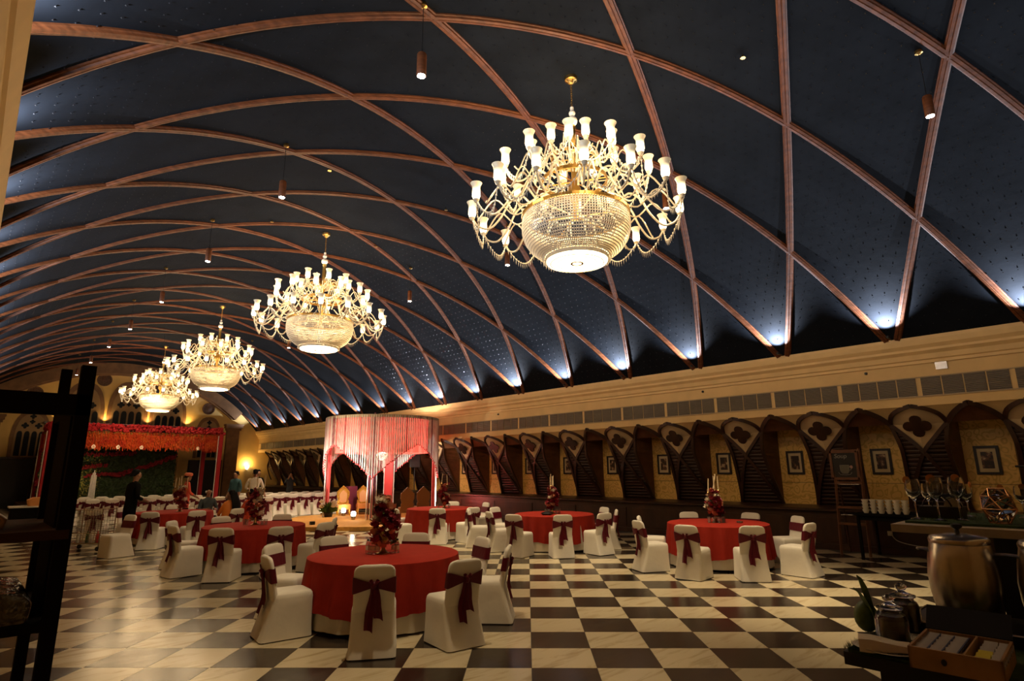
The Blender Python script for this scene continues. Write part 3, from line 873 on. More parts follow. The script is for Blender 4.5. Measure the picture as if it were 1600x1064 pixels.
# ------------------------------------------------------------------ banquet chairs in white covers
def rrect(cx, cy, z, hw, hd, rad_=0.06, n=4):
    pts = []
    r = min(rad_, hw * .98, hd * .98)
    for (sx, sy, a0) in ((1, 1, 0), (-1, 1, pi / 2), (-1, -1, pi), (1, -1, 3 * pi / 2)):
        for i in range(n + 1):
            a = a0 + pi / 2 * i / n
            pts.append((cx + sx * (hw - r) + r * cos(a), cy + sy * (hd - r) + r * sin(a), z))
    return pts
def back_y(z):
    return -.20 - (z - .42) * .19
def make_chair():
    root = thing('banquet_chair', 'x', 'chair', (0, 0, 0), 0)
    sk = MB(); L = []
    for z, f, r, hw, rr in ((.012, .215, -.345, .235, .05), (.10, .212, -.315, .228, .05), (.22, .208, -.275, .222, .05), (.34, .207, -.24, .218, .05), (.42, .208, -.225, .217, .05), (.455, .203, -.22, .21, .05), (.475, .19, -.21, .195, .05), (.482, .15, -.18, .15, .05)):
        L.append(rrect(0, (f + r) / 2, z, hw, (f - r) / 2, rr))
    # gentle folds in the skirt
    for i, lp in enumerate(L[:4]):
        amp = (.012, .010, .007, .003)[i]
        L[i] = [(x * (1 + amp * sin(9 * math.atan2(y, x) + 1.3)), y * (1 + amp * sin(7 * math.atan2(y, x))), z) for x, y, z in lp]
    sk.loft(L)
    sk.build('seat_cover', 'chair_cover', root, True)
    bk = MB(); L = []
    for z, hw, hd, rr in ((.40, .205, .03, .028), (.52, .203, .03, .028), (.64, .204, .028, .027), (.74, .205, .027, .026), (.80, .202, .026, .025), (.832, .188, .024, .023), (.850, .160, .02, .019), (.860, .11, .012, .011)):
        L.append(rrect(0, back_y(z), z, hw, hd, rr))
    bk.loft(L)
    bk.build('back_cover', 'chair_cover', root, True)
    # maroon sash: band round the back, pinched to a knot behind, two tails
    sb = MB(); N = 40; lo = []; hi = []
    for i in range(N):
        a = 2 * pi * i / N
        x = .214 * (abs(cos(a)) ** .25) * (1 if cos(a) >= 0 else -1); yy = .040 * (abs(sin(a)) ** .35) * (1 if sin(a) >= 0 else -1)
        rear = sin(a) < 0
        h = .075 if not rear else .018 + .062 * min(1, abs(x) / .20)
        zc = .665
        pinch = -.012 * (1 - min(1, abs(x) / .2)) if rear else 0
        lo.append((x, back_y(zc - h) + yy + pinch, zc - h)); hi.append((x, back_y(zc + h) + yy + pinch, zc + h))
    mids = []
    for t in (0, .33, .66, 1):
        mids.append([tuple(a_ * (1 - t) + b_ * t for a_, b_ in zip(p, q)) for p, q in zip(lo, hi)])
    sb.loft(mids, False, False)
    band = sb.build('sash_band', 'sash_satin', root, True)
    kb = MB(); kb.ball((0, back_y(.665) - .062, .667), .034, 8, 6, (1, .75, 1.15)); kb.build('sash_knot', 'sash_satin', band, True)
    lp = MB()
    for s in (1, -1):
        lp.tube([(s * .01, back_y(.665) - .062, .672), (s * .035, back_y(.7) - .075, .715), (s * .02, back_y(.69) - .07, .69)], [.014, .02, .012], 6)
    lp.build('sash_loop', 'sash_satin', band, True)
    for s, ln, w0, w1 in ((1, .30, .022, .046), (-1, .40, .020, .042)):
        tb = MB(); L = []
        for i in range(7):
            u = i / 6; z = .66 - ln * u; w = w0 + (w1 - w0) * min(1, u * 1.8); x = s * (.012 + .035 * u) + .006 * sin(7 * u)
            y = back_y(max(z, .42)) - .058 - .018 * u - (.0 if z > .42 else (.42 - z) * .25)
            L.append([(x - w, y + .004, z), (x - w * .3, y - .016, z + .005), (x + w * .35, y + .004, z - .006), (x + w, y - .010, z + .004 - .03 * (i == 6)), (x + w, y - .004, z + .004 - .03 * (i == 6)), (x + w * .35, y + .010, z - .006), (x - w * .3, y - .010, z + .005), (x - w, y + .010, z)])
        tb.loft(L)
        tb.build('sash_tail', 'sash_satin', band, True)
    fm = MB()
    for sx in (-1, 1):
        for sy in (.19, -.30):
            fm.tube([(sx * .20, sy, 0), (sx * .19, sy * .9, .12)], .012, 6)
    fm.build('foot_stub', 'black_steel', root)
    return root
chair0 = make_chair()
CHAIR_USED = [False]
CH_KIDS = None
def place_chair(x, y, rz, label, group=None, jig=0.0):
    if not CHAIR_USED[0]:
        CHAIR_USED[0] = True; o = chair0
    else:
        o = chair0.copy(); COL.objects.link(o)
        for ch in CH_TREE:
            c = ch[0].copy(); COL.objects.link(c); c.parent = o
            for g in ch[1]:
                d = g.copy(); COL.objects.link(d); d.parent = c
    o.location = (x, y, 0); o.rotation_euler = (0, 0, rz + jig); o['label'] = label
    if group: o['group'] = group
    elif 'group' in o: del o['group']
    return o
_k = {}
for o in COL.objects:
    if o.parent: _k.setdefault(o.parent.name, []).append(o)
CH_TREE = [(c, _k.get(c.name, [])) for c in _k[chair0.name]]

def face(x, y, tx, ty):
    return math.atan2(-(tx - x), ty - y)

# ------------------------------------------------------------------ round tables
def cloth_mesh(name, m, R, ztop, zbot, flare, amp, nf, phase, seg=144, skew=0.0):
    mb = MB(); loops = []
    rings = [(0.02, ztop), (R * .5, ztop), (R * .97, ztop), (R, ztop - .012)]
    for r, z in rings: loops.append([(r * cos(2 * pi * j / seg), r * sin(2 * pi * j / seg), z) for j in range(seg)])
    for i in range(1, 9):
        u = i / 8; z = ztop - .012 + (zbot - ztop + .012) * u
        lp = []
        for j in range(seg):
            a = 2 * pi * j / seg
            w = 1.6 * (abs(sin(nf / 2 * a + phase + .5 * sin(3 * a))) - .6) * (1 + .5 * sin(5 * a + phase)) + .35 * sin((nf * 2) * a + 2 * phase)
            r = R + flare * u + amp * (u ** .8) * w
            lp.append((r * cos(a), r * sin(a), z + (.012 * sin(2 * a + phase) + skew * cos(4 * a)) * u))
        loops.append(lp)
    return mb.loft(loops, True, False).mesh(name, m, True)
red_me = [cloth_mesh('red_tablecloth', 'red_cloth', .93, .762, .20, .04, .042, 22, p, skew=.03) for p in (0.3, 1.7)]
whi_me = cloth_mesh('white_tablecloth', 'white_cloth', .905, .750, .03, .03, .022, 18, .8)
tb_ = MB(); tb_.lathe([(.895, .70), (.90, .705), (.90, .738), (.895, .742)], 48)
tabletop_me = tb_.mesh('tabletop', 'brown_wood')
TABLES = {
    'front': ((4.06, 6.75), 'round folding table under the nearest red cloth, front centre'),
    'right': ((10.75, 5.79), 'round folding table under the bright red cloth near the chalkboard ladder'),
    'mid': ((10.33, 9.68), 'round folding table under the red cloth with a dark bag on it'),
    'back': ((9.80, 13.42), 'round folding table under the red cloth beside the bead canopy'),
    'left': ((4.33, 12.05), 'round folding table under the red cloth left of the front table'),
    'rear': ((4.25, 17.73), 'round folding table under the farthest left red cloth by the seated guests')}
cloth_lab = {'front': 'nearest red tablecloth, front centre', 'right': 'bright red tablecloth near the chalkboard ladder', 'mid': 'red tablecloth with a dark bag lying on it, mid right',
             'back': 'small-looking red tablecloth beside the bead canopy', 'left': 'red tablecloth left of and behind the front one', 'rear': 'farthest left red tablecloth by the seated guests'}
for i, (k, ((x, y), lb_)) in enumerate(TABLES.items()):
    t = thing('round_table', lb_, 'table', (x, y, 0), 0, 'round banquet tables')
    link('tabletop', tabletop_me, t)
    for q in range(4):
        a = pi / 4 + q * pi / 2
        MB().tube([(.45 * cos(a), .45 * sin(a), 0), (.40 * cos(a), .40 * sin(a), .705)], .016, 6).build('leg', 'black_steel', t)
    tag(link('white_tablecloth', whi_me, None, (x, y, 0), (0, 0, .5 * i)), 'white undercloth showing below the ' + cloth_lab[k], 'tablecloth', 'white undercloths')
    tag(link('red_tablecloth', red_me[i % 2], None, (x, y, 0), (0, 0, .9 * i)), cloth_lab[k], 'tablecloth', 'red tablecloths')
SEATS = {
 'front': [(2.66, 6.85, 'left'), (3.08, 7.88, 'back left, behind the left one'), (3.16, 5.44, 'front, its bow towards the camera'), (4.05, 5.06, 'front right, its bow towards the camera'), (5.10, 5.57, 'right, seen from the side'),
           (5.45, 6.51, 'right rear, its sash band in view'), (4.05, 8.12, 'rear, left of the flowers'), (5.03, 7.57, 'rear, right of the flowers')],
 'right': [(9.09, 6.42, 'left, seen from the side'), (10.00, 7.05, 'left rear, its red band in view'), (8.95, 5.36, 'front left, its bow towards the camera'), (9.55, 4.52, 'front right, its bow towards the camera'), (10.64, 4.05, 'right, seen from the side'),
           (11.98, 4.76, 'right rear, its red band in view'), (11.55, 6.84, 'rear left, only its top in view'), (12.25, 5.85, 'rear right, only its top in view')],
 'mid': [(8.84, 10.28, 'left, seen from the side'), (9.05, 11.25, 'far left, half hidden'), (8.62, 9.25, 'front left, its bow towards the camera'), (9.95, 11.35, 'rear left, its band in view'), (9.23, 8.44, 'front, its bow towards the camera'),
         (10.26, 8.10, 'front right, its bow towards the camera'), (11.2, 8.52, 'right, seen from the side'), (11.60, 9.30, 'rear right, its red band in view')],
 'back': [(7.95, 12.85, 'left, beside the front flowers'), (8.95, 14.75, 'left rear, its band in view'), (8.75, 12.12, 'front left, its bow towards the camera'), (9.55, 11.75, 'front right, its bow towards the camera'), (11.15, 13.2, 'right, its band in view'), (10.85, 14.3, 'rear, only its top in view')],
 'left': [(2.86, 11.85, 'left, seen from the side'), (3.10, 13.0, 'left rear, its maroon band in view'), (3.32, 10.75, 'front left, its bow towards the camera'), (4.16, 10.25, 'front right, its bow towards the camera'), (5.05, 10.45, 'right, seen from the side'),
          (5.62, 11.30, 'right rear, seen from the side'), (4.15, 13.45, 'rear left, only its top in view'), (5.30, 13.15, 'rear right, only its top in view')],
 'rear': [(3.42, 16.30, 'front left, its bow towards the camera'), (4.33, 15.95, 'front right, its bow towards the camera'), (4.60, 19.25, 'rear, only its top in view'), (3.35, 19.1, 'rear left, half hidden')]}
tname = {'front': 'the front table', 'right': 'the table near the ladder', 'mid': 'the table with the bag', 'back': 'the table beside the bead canopy', 'left': 'the second left table', 'rear': 'the farthest left table'}
for k, L in SEATS.items():
    tx, ty = TABLES[k][0]
    for (x, y, pos) in L:
        d = Vector((tx - x, ty - y)); r = d.length; d.normalize()
        if r < 1.43: x, y = tx - d.x * 1.43, ty - d.y * 1.43
        place_chair(x + d.x * .27, y + d.y * .27, face(x, y, tx, ty), 'white chair at %s: %s' % (tname[k], pos), 'white chairs at ' + tname[k], random.uniform(-.12, .12))
place_chair(2.62, 15.45, rad(110), 'white covered chair standing loose beside the wire trolley, maroon band in view', None)
place_chair(2.75, 18.75, rad(-30), 'white covered chair half hidden behind the loose chair by the trolley', None)
# rows for the audience: backs to the camera, facing the stage
ORD = ['first', 'second', 'third', 'fourth', 'fifth', 'sixth', 'seventh', 'eighth']
for ri in range(4):
    for ci in range(7):
        place_chair(8.95 + ci * .56 + (ri % 2) * .08, 24.3 + ri * .95, random.uniform(-.06, .06), 'white chair, %s from the left in the %s row of the right audience block' % (ORD[ci], ORD[ri]), 'audience chairs, right block')
for ri in range(4):
    for ci in range(8):
        if ri == 0 and ci > 5: continue
        place_chair(2.9 + ci * .58 + (ri % 2) * .1, 25.6 + ri * .95, random.uniform(-.06, .06), 'white chair, %s from the left in the %s row of the left audience block' % (ORD[ci], ORD[ri]), 'audience chairs, left block')
for i, (x, y, r) in enumerate(((6.35, 22.5, .1), (8.25, 22.2, 0), (6.6, 24.3, .1), (7.3, 24.35, -.1), (8.0, 24.4, .0))):
    place_chair(x, y, r, 'white chair among the standing guests between the audience blocks, %s of five' % ORD[i], 'audience chairs, middle')

# ------------------------------------------------------------------ flower pieces and glassware on the tables
def rose_mesh(name, m):
    mb = MB()
    for k in range(3):
        for q in range(5):
            a = 2 * pi * q / 5 + k * .6; r = .018 + .010 * k; z = .016 - .009 * k
            c = Vector((r * cos(a), r * sin(a), z)); t = Vector((-sin(a), cos(a), 0)); o_ = Vector((cos(a), sin(a), 0)); s = .022 + .003 * k
            mb.add([c - o_ * .012 + Vector((0, 0, -.02)), c + t * s, c + o_ * (.012 + .006 * k) + Vector((0, 0, .020)), c - t * s], [(0, 1, 2), (0, 2, 3)])
    mb.ball((0, 0, .0), .024, 6, 4)
    return mb.mesh(name, m)
mat('rose_red', (0.20, 0.008, 0.02), 0.6); mat('rose_white', (0.70, 0.60, 0.46), 0.6); mat('rose_peach', (0.55, 0.22, 0.13), 0.6)
mat('leaf_green', (0.09, 0.15, 0.02), 0.5, noise=.5, nscale=20); mat('wax', (0.75, 0.62, 0.40), 0.5); mat('ribbon_gold', (0.42, 0.32, 0.05), 0.35)
mat('ribbon_maroon', (0.12, 0.006, 0.015), 0.4)
RO = [rose_mesh('rose', m) for m in ('rose_red', 'rose_white', 'rose_peach')]
leafm = MB().add([(0, 0, 0), (.03, .02, .008), (.08, 0, 0), (.03, -.02, .008)], [(0, 1, 2), (0, 2, 3)]).mesh('leaf', 'leaf_green')
def centrepiece(x, y, label, candles, lean=0.0, big=1.0, ribbons=False, seed=1):
    rn = random.Random(seed)
    t = thing('flower_candelabra', label, 'centrepiece', (x, y, .763), rn.uniform(0, 6), 'flower candelabra on the tables')
    MB().lathe([(.085, 0), (.085, .008), (.05, .02), (.025, .05), (.018, .10), (.014, .45)], 16).build('stand', 'brass', t, True)
    n = int(34 * big)
    for i in range(n):
        u = i / n; a = i * 2.4; r = (.045 + .075 * sin(pi * min(1, u * 1.15)) ) * (.7 + .5 * rn.random()) * (1.1 if big > 1.2 else 1)
        z = .10 + .46 * big * u; cx = .05 * sin(5.5 * u + seed)
        q = rn.random(); me = RO[0] if q < .62 else (RO[1] if q < .82 else RO[2])
        o = link('rose', me, t, (cx + r * cos(a), r * sin(a) + .02 * cos(5 * u), z), (rn.uniform(-.8, .8), rn.uniform(-.8, .8), a)); o.scale = (1.15 * rn.uniform(.9, 1.35),) * 3
    for i in range(10):
        u = i / 10; a = i * 2.1 + .5
        link('leaf', leafm, t, (.06 * cos(a), .06 * sin(a), .12 + .42 * big * u), (0, rn.uniform(-.7, .4), a))
    if ribbons:
        for (a, z) in ((.4, .42), (2.6, .20), (4.4, .16)):
            MB().tube([(.05 * cos(a), .05 * sin(a), z), (.13 * cos(a), .13 * sin(a), z + .05), (.16 * cos(a + .3), .16 * sin(a + .3), z - .02), (.09 * cos(a + .3), .09 * sin(a + .3), z - .05)], [.02, .035, .035, .02], 6).build('ribbon', 'ribbon_gold', t, True)
    for (r, a, dz, tl) in candles:
        hx, hy = r * cos(a), r * sin(a); hz = .50 * big + dz
        if r > .02:
            arm = MB().tube(bez([(0, 0, .40 * big), (hx * .5, hy * .5, hz - .14), (hx, hy, hz - .07), (hx, hy, hz)], 4), .008, 6)
            arm.lathe([(.012, -.02), (.03, 0), (.018, .015)], 10, (hx, hy, hz)); arm.build('candle_arm', 'brass', t, True)
        MB().tube([(hx, hy, hz), (hx + .25 * tl[0], hy + .25 * tl[1], hz + .27)], [.011, .009], 8).build('candle', 'wax', t)
    return t
centrepiece(4.02, 6.72, 'tall bouquet of maroon and peach roses on the front red table', [], 0, 1.28, True, 3)
centrepiece(10.70, 5.79, 'rose candelabra with four leaning candles on the red table near the ladder', [(.14, 2.3, .04, (0, 0)), (.02, 0, .08, (-.25, .25)), (.03, 1, .05, (.05, -.05)), (.15, -.8, .0, (-.12, .1))], 0, 1.1, False, 5)
centrepiece(10.30, 9.70, 'rose candelabra with four candles on the red table with the dark bag', [(.14, 2.3, .02, (0, .0)), (.03, 0, .08, (-.15, .12)), (.12, -.9, .05, (.12, -.1)), (.17, -.7, .03, (0, 0))], 0, 1.1, False, 8)
centrepiece(9.85, 13.35, 'rose candelabra with two candles on the red table beside the bead canopy', [(.1, 2.2, .05, (.05, -.05)), (.1, -.8, .08, (-.1, .1))], 0, 1.15, False, 11)
centrepiece(4.33, 12.05, 'rose candelabra with candles on the red table left of the front one', [(.16, 2.4, .0, (0, 0)), (.05, 1, .03, (0, 0)), (.12, -.7, .05, (.03, -.03))], 0, 1.25, False, 14)
centrepiece(4.35, 17.6, 'rose candelabra with four candles on the farthest left red table', [(.13, 2.3, .0, (0, 0)), (.04, 0, .05, (0, 0)), (.10, -.8, .0, (.02, -.02)), (.2, -.8, .0, (-.03, .03))], 0, 1.2, False, 17)

def bottle_tree():
    r = thing('water_bottle', 'x', 'bottle', (0, 0, 0), 0, 'little water bottles on the front table')
    MB().lathe([(.026, 0), (.028, .006), (.028, .105), (.022, .128), (.013, .140), (.013, .150)], 12).build('bottle_body', 'thin_glass', r, True)
    MB().lathe([(.015, .148), (.015, .168), (.013, .17)], 10).build('cap', 'black_paint', r, True)
    MB().lathe([(.0285, .04), (.0285, .09)], 12, cap0=False, cap1=False).build('paper_label', 'white_cloth', r, True)
    return r
b0 = bottle_tree()
spots = [(-.17, .02), (-.125, -.01), (-.08, -.04), (-.035, -.07), (.17, -.10), (.21, -.13), (.15, -.06)]
ru = Vector((cos(CAM_AZ), -sin(CAM_AZ)))
fu = Vector((sin(CAM_AZ), cos(CAM_AZ)))
blabel = ['leftmost small water bottle in the left line on the front table', 'second small water bottle in the left line on the front table', 'third small water bottle in the left line on the front table', 'fourth small water bottle next to the bouquet stand',
          'small water bottle just right of the bouquet on the front table', 'rightmost small water bottle on the front table', 'small water bottle hidden behind the right pair on the front table']
for i, (a, b) in enumerate([(-.20, .02), (-.155, -.02), (-.11, -.05), (-.06, -.04), (.12, .05), (.165, .05), (.14, .11)]):
    o = b0 if i == 0 else copy_tree(b0)
    p = Vector((4.02, 6.72)) + ru * a + fu * b
    o.location = (p.x, p.y, .763); o['label'] = blabel[i]
def glass_tree():
    r = thing('drinking_glass', 'x', 'glass', (0, 0, 0), 0, 'drinking glasses on the tables')
    MB().lathe([(.026, 0), (.034, .11), (.032, .11), (.024, .008)], 12).build('glass_body', 'thin_glass', r, True)
    return r
g0 = glass_tree(); first = True
for (nm, x, y, lst) in (('the red table near the ladder', 10.70, 5.79, [(-.14, -.05), (-.07, -.10), (.02, -.13), (.10, -.10), (.15, -.03)]), ('the red table with the dark bag', 10.30, 9.70, [(-.15, -.06), (-.08, -.11), (.09, -.10), (.16, -.04)]),
                        ('the red table beside the bead canopy', 9.85, 13.35, [(-.16, -.04), (.14, -.06)]), ('the red table left of the front one', 4.33, 12.05, [(-.20, -.02), (-.13, -.08), (.16, -.05), (.21, .0)]), ):
    for i, (a, b) in enumerate(lst):
        p = Vector((x, y)) + ru * a + fu * b
        o = g0 if first else copy_tree(g0); first = False
        o.location = (p.x, p.y, .763)
        o['label'] = '%s clear drinking glass by the candelabra on %s' % (['leftmost', 'second', 'third', 'fourth', 'fifth'][i] if i < len(lst) - 1 else 'rightmost', nm)
# folded dark bag on the mid table, small dish on the right table
bg = thing('handbag', 'black soft bag lying on the red table, mid right', 'bag', (9.98, 9.55, .763), .6)
MB().loft([rrect(0, 0, z, hw, hd, .05) for z, hw, hd in ((.0, .18, .10), (.03, .20, .11), (.06, .15, .08), (.075, .08, .04))]).build('bag_body', 'black_paint', bg, True)
MB().tube(bez([(-.1, 0, .06), (-.16, .09, .05), (0, .14, .02), (.14, .08, .04), (.1, 0, .06)], 4), .01, 5).build('strap', 'black_paint', bg, True)
dd = tag(MB().lathe([(.05, 0), (.06, .012), (.055, .028), (.045, .028), (.03, .012)], 14).build('ashtray_dish', 'steel', None, True, (10.92, 5.42, .763)), 'small round dish right of the candelabra on the red table near the ladder', 'dish')

# ------------------------------------------------------------------ framed pictures in the gold niches
def photo_mat(name, seed):
    m = bpy.data.materials.new(name); m.use_nodes = True
    nt = m.node_tree; b = nt.nodes['Principled BSDF']; b.inputs['Roughness'].default_value = .3
    tc = nt.nodes.new('ShaderNodeNewGeometry'); mp = nt.nodes.new('ShaderNodeMapping'); mp.inputs['Location'].default_value = (seed * 3.1, seed * 1.7, seed * .9)
    nt.links.new(tc.outputs['Position'], mp.inputs['Vector'])
    nz = nt.nodes.new('ShaderNodeTexNoise'); nz.inputs['Scale'].default_value = 9; nz.inputs['Detail'].default_value = 3
    nt.links.new(mp.outputs['Vector'], nz.inputs['Vector'])
    cr = nt.nodes.new('ShaderNodeValToRGB'); cr.color_ramp.elements[0].position = .48; cr.color_ramp.elements[0].color = (.025, .012, .008, 1)
    cr.color_ramp.elements[1].position = .66; cr.color_ramp.elements[1].color = (.55, .42, .26, 1)
    e = cr.color_ramp.elements.new(.57); e.color = (.16, .065, .03, 1)
    nt.links.new(nz.outputs['Fac'], cr.inputs['Fac']); nt.links.new(cr.outputs['Color'], b.inputs['Base Color'])
    MATS[name] = m
for s in range(4): photo_mat('photo_print_%d' % s, s + 1)
mat('picture_frame', (0.012, 0.008, 0.007), 0.35); mat('mat_board', (0.62, 0.50, 0.30), 0.8)
fmb = MB()
for (cy, cz, sy, sz) in ((0, .27, .42, .05), (0, -.27, .42, .05), (.185, 0, .05, .49), (-.185, 0, .05, .49)):
    fmb.box((-.02, cy, cz), (.04, sy, sz))
fr_me = fmb.mesh('frame', 'picture_frame'); mt_me = MB().box((-.012, 0, 0), (.012, .34, .50)).mesh('mat_board', 'mat_board')
ph_me = [MB().box((-.02, 0, 0), (.006, .20, .34)).mesh('photograph', 'photo_print_%d' % s) for s in range(4)]
ordn = ['first', 'second', 'third', 'fourth', 'fifth', 'sixth', 'seventh', 'eighth', 'ninth', 'tenth', 'eleventh', 'twelfth', 'thirteenth', 'fourteenth', 'fifteenth', 'sixteenth', 'seventeenth', 'eighteenth', 'nineteenth', 'twentieth', 'twenty-first']
i = 0
for (ya, root) in arcade:
    if ya < 2.0: continue
    t = thing('framed_picture', '%s black framed picture with cream mat on the right wall, counted from the right' % ordn[i], 'picture', (GX - .01, ya + .04, 1.90), 0, 'framed pictures in the gold niches')
    link('frame', fr_me, t); link('mat_board', mt_me, t); link('photograph', ph_me[i % 4], t); i += 1
# small fittings on the beam
tag(MB().box((0, 0, 0), (.03, .20, .15)).build('wall_notice', 'steel', None, False, (XW - .02, 2.52, 3.80)), 'small shiny square plate high on the cream beam at the far right', 'plate')
nz = MB().lathe([(.03, 0), (.03, .03), (.02, .05)], 12); nm_ = nz.mesh('beam_nozzle', 'black_steel', True)
for y, lb_ in ((7.85, 'small dark nozzle on the cream beam above the right red table'), (16.2, 'small dark nozzle on the cream beam right of the bead canopy'), (3.9, 'small dark nozzle on the cream beam above the chalkboard ladder')):
    tag(link('beam_nozzle', nm_, None, (XW - .0, y, 3.80), (0, -pi / 2, 0)), lb_, 'nozzle')

# ------------------------------------------------------------------ bead canopy (mandap) on its low platform
mat('carpet_gold', (0.50, 0.24, 0.045), 0.85, noise=.25, nscale=12); mat('bead_white', (0.85, 0.80, 0.76), 0.45); mat('bead_pink', (0.70, 0.30, 0.30), 0.5); mat('bead_plum', (0.16, 0.03, 0.06), 0.5)
mat('drape_red', (0.62, 0.05, 0.05), 0.7, sheen=.3); mat('beige_cloth', (0.42, 0.34, 0.24), 0.8)
MC = Vector((11.7, 19.9, 0)); MR = 2.12; P0 = rad(-129.2)
pf = MB(); oc = [(10.9 + 3.35 * cos(pi / 8 + q * pi / 4), 19.0 + 3.35 * sin(pi / 8 + q * pi / 4)) for q in range(8)]
pf.prism(oc, lambda u, v, w: (u, v, w), .12)
tag(pf.build('stage_platform', 'carpet_gold'), 'low octagonal platform with golden carpet under the bead canopy', 'platform')
md = thing('bead_canopy', 'round wedding canopy of hanging white bead strings with red drapes', 'canopy', (MC.x, MC.y, .12))
TOPZ = 3.61
MB().lathe([(MR - .05, TOPZ - .10), (MR + .012, TOPZ - .10), (MR + .012, TOPZ), (MR - .05, TOPZ)], 72, cap0=False, cap1=False).build('top_ring', 'beige_cloth', md)
cr_ = MB()
for q in range(8):
    a = P0 + q * pi / 4; cr_.tube([(0, 0, TOPZ - .05), (MR * cos(a), MR * sin(a), TOPZ - .05)], .02, 5)
cr_.build('top_spokes', 'beige_cloth', md)
st = MB(); tips = MB(); NS = 320; rn = random.Random(4)
for i in range(NS):
    a = 2 * pi * i / NS; t = ((a - P0) % (pi / 2)) / (pi / 2)
    ln = 1.02 + 1.15 * abs(2 * t - 1) ** 1.35 + rn.uniform(-.03, .03)
    r = MR + (.012 if i % 2 else -.03); x, y = r * cos(a), r * sin(a)
    q = rn.random(); st.cur = 0 if q < .84 else (1 if q < .95 else 2)
    n = max(4, int(ln / .30)); rs = []
    pts = []
    for k in range(2 * n + 1):
        pts.append((x, y, TOPZ - .02 - ln * k / (2 * n))); rs.append(.0165 if k % 2 else .011)
    st.tube(pts, rs, 4)
    tips.ball((x, y, TOPZ - .02 - ln - .02), .026, 5, 3)
stuff(st.build('bead_strings', ['bead_sheer', 'bead_pink', 'bead_plum'], md)); stuff(tips.build('bead_tips', 'drape_red', md))
dr = MB(); seg = 120; loops = []
for (r, z, am) in ((MR * .82, TOPZ - .06, .02), (MR * .80, 3.0, .05), (MR * .80, 2.7, .06), (MR * .79, 2.30, .07)):
    loops.append([((r + am * sin(24 * 2 * pi * j / seg)) * cos(2 * pi * j / seg), (r + am * sin(24 * 2 * pi * j / seg)) * sin(2 * pi * j / seg), z) for j in range(seg)])
dr.loft(loops, False, False).build('inner_drape', 'drape_sheer', md, True)
for q in range(4):
    a = P0 + q * pi / 2; R_m = Matrix.Rotation(a, 3, 'Z'); c = Vector((MR * .94 * cos(a), MR * .94 * sin(a), 0))
    if q == 0:      # front: a bundle of bead ropes to the floor
        for k in range(6):
            off = R_m @ Vector((.03 * (k % 2), (k - 2.5) * .062, 0)); z0 = 0.02
            MB().tube([c + off + Vector((0, 0, TOPZ)), c + off * 1.0 + Vector((0, 0, 1.2)), c + off * 1.1 + Vector((0, 0, z0))], [.016, .018, .016], 5).build('bead_rope', ['bead_white', 'bead_plum', 'bead_white', 'bead_pink', 'bead_plum', 'bead_white'][k], md)
        MB().tube([c * .99 + Vector((0, 0, TOPZ + .06)), c * .99 + Vector((0, 0, 0))], .03, 8).build('post', 'bead_plum', md)
    else:
        p = MB(); L = []
        for k in range(9):
            z = TOPZ - .1 - (TOPZ - .1) * k / 8
            w = .17 + .012 * sin(3 * k)
            L.append([c + R_m @ Vector((dx, dy, z)) for dx, dy in ((.05, -w), (-.02, -w * .3), (.05, w * .4), (-.0, w), (-.06, w), (-.03, w * .4), (-.08, -w * .3), (-.05, -w))])
        p.loft(L).build('post_drape', 'drape_red', md, True)
        e = MB()
        for s in (-1, 1): e.tube([c + R_m @ Vector((.06, s * .20, z)) for z in (TOPZ, 0.0)], .022, 5)
        e.build('post_edging', 'bead_white', md)
cl = MB(); cl.lathe([(.05, 2.35), (.22, 2.30), (.26, 2.20), (.16, 2.08), (.04, 2.02)], 16); cl.tube([(0, 0, 2.35), (0, 0, TOPZ)], .008, 4)
cl.build('crystal_drop', 'crystal', md, True)
lamp('canopy_lamp', 'POINT', (0, 0, 2.75), P_MANDAP, (1.0, .80, .62), md, .25)
# floor spots added only to brighten the bead strings, standing on the platform edge
for i, (px_, py_, lb_) in enumerate(((8.35, 18.3, 'added black wash light on the platform front edge, left of the bouquet'), (8.45, 20.4, 'added black wash light on the left edge of the platform'), (13.6, 18.2, 'added black wash light on the right edge of the platform behind the brown thrones'))):
    f = thing('added_wash_spot', lb_, 'spotlight', (px_, py_, .12))
    MB().loft([rrect(0, 0, z, .07, .07, .02) for z in (0, .10)]).build('housing', 'black_steel', f)
    lamp('spot_lamp', 'SPOT', (0, 0, .13), P_MANDAP * 5, (1.0, .88, .74), f, .04, (MC.x - px_, MC.y - py_, 2.9), 60, .8)
# candle lanterns
mat('candle_glow', (.9, .85, .7), .5, emit=(1.0, .86, .60), estr=7.0, sampling=False)
for i, (x, y, lb_) in enumerate(((10.30, 21.75, 'glowing candle lamp at the left end of the canopy platform'), (10.76, 20.95, 'glowing candle lamp between plant and gold throne'), (10.16, 19.05, 'glowing candle lamp nearest the front, before the gold thrones'))):
    f = thing('candle_lamp', lb_, 'candle lamp', (x, y, .12), 0, 'candle lamps on the platform')
    MB().lathe([(.06, 0), (.075, .02), (.075, .10), (.06, .12)], 14).build('base', 'steel', f, True)
    MB().lathe([(.07, .12), (.085, .16), (.085, .24), (.05, .28)], 14).build('glow_cup', 'candle_glow', f, True)
    lamp('candle_light', 'POINT', (0, 0, .34), 5.0, (1.0, .8, .5), f, .06)
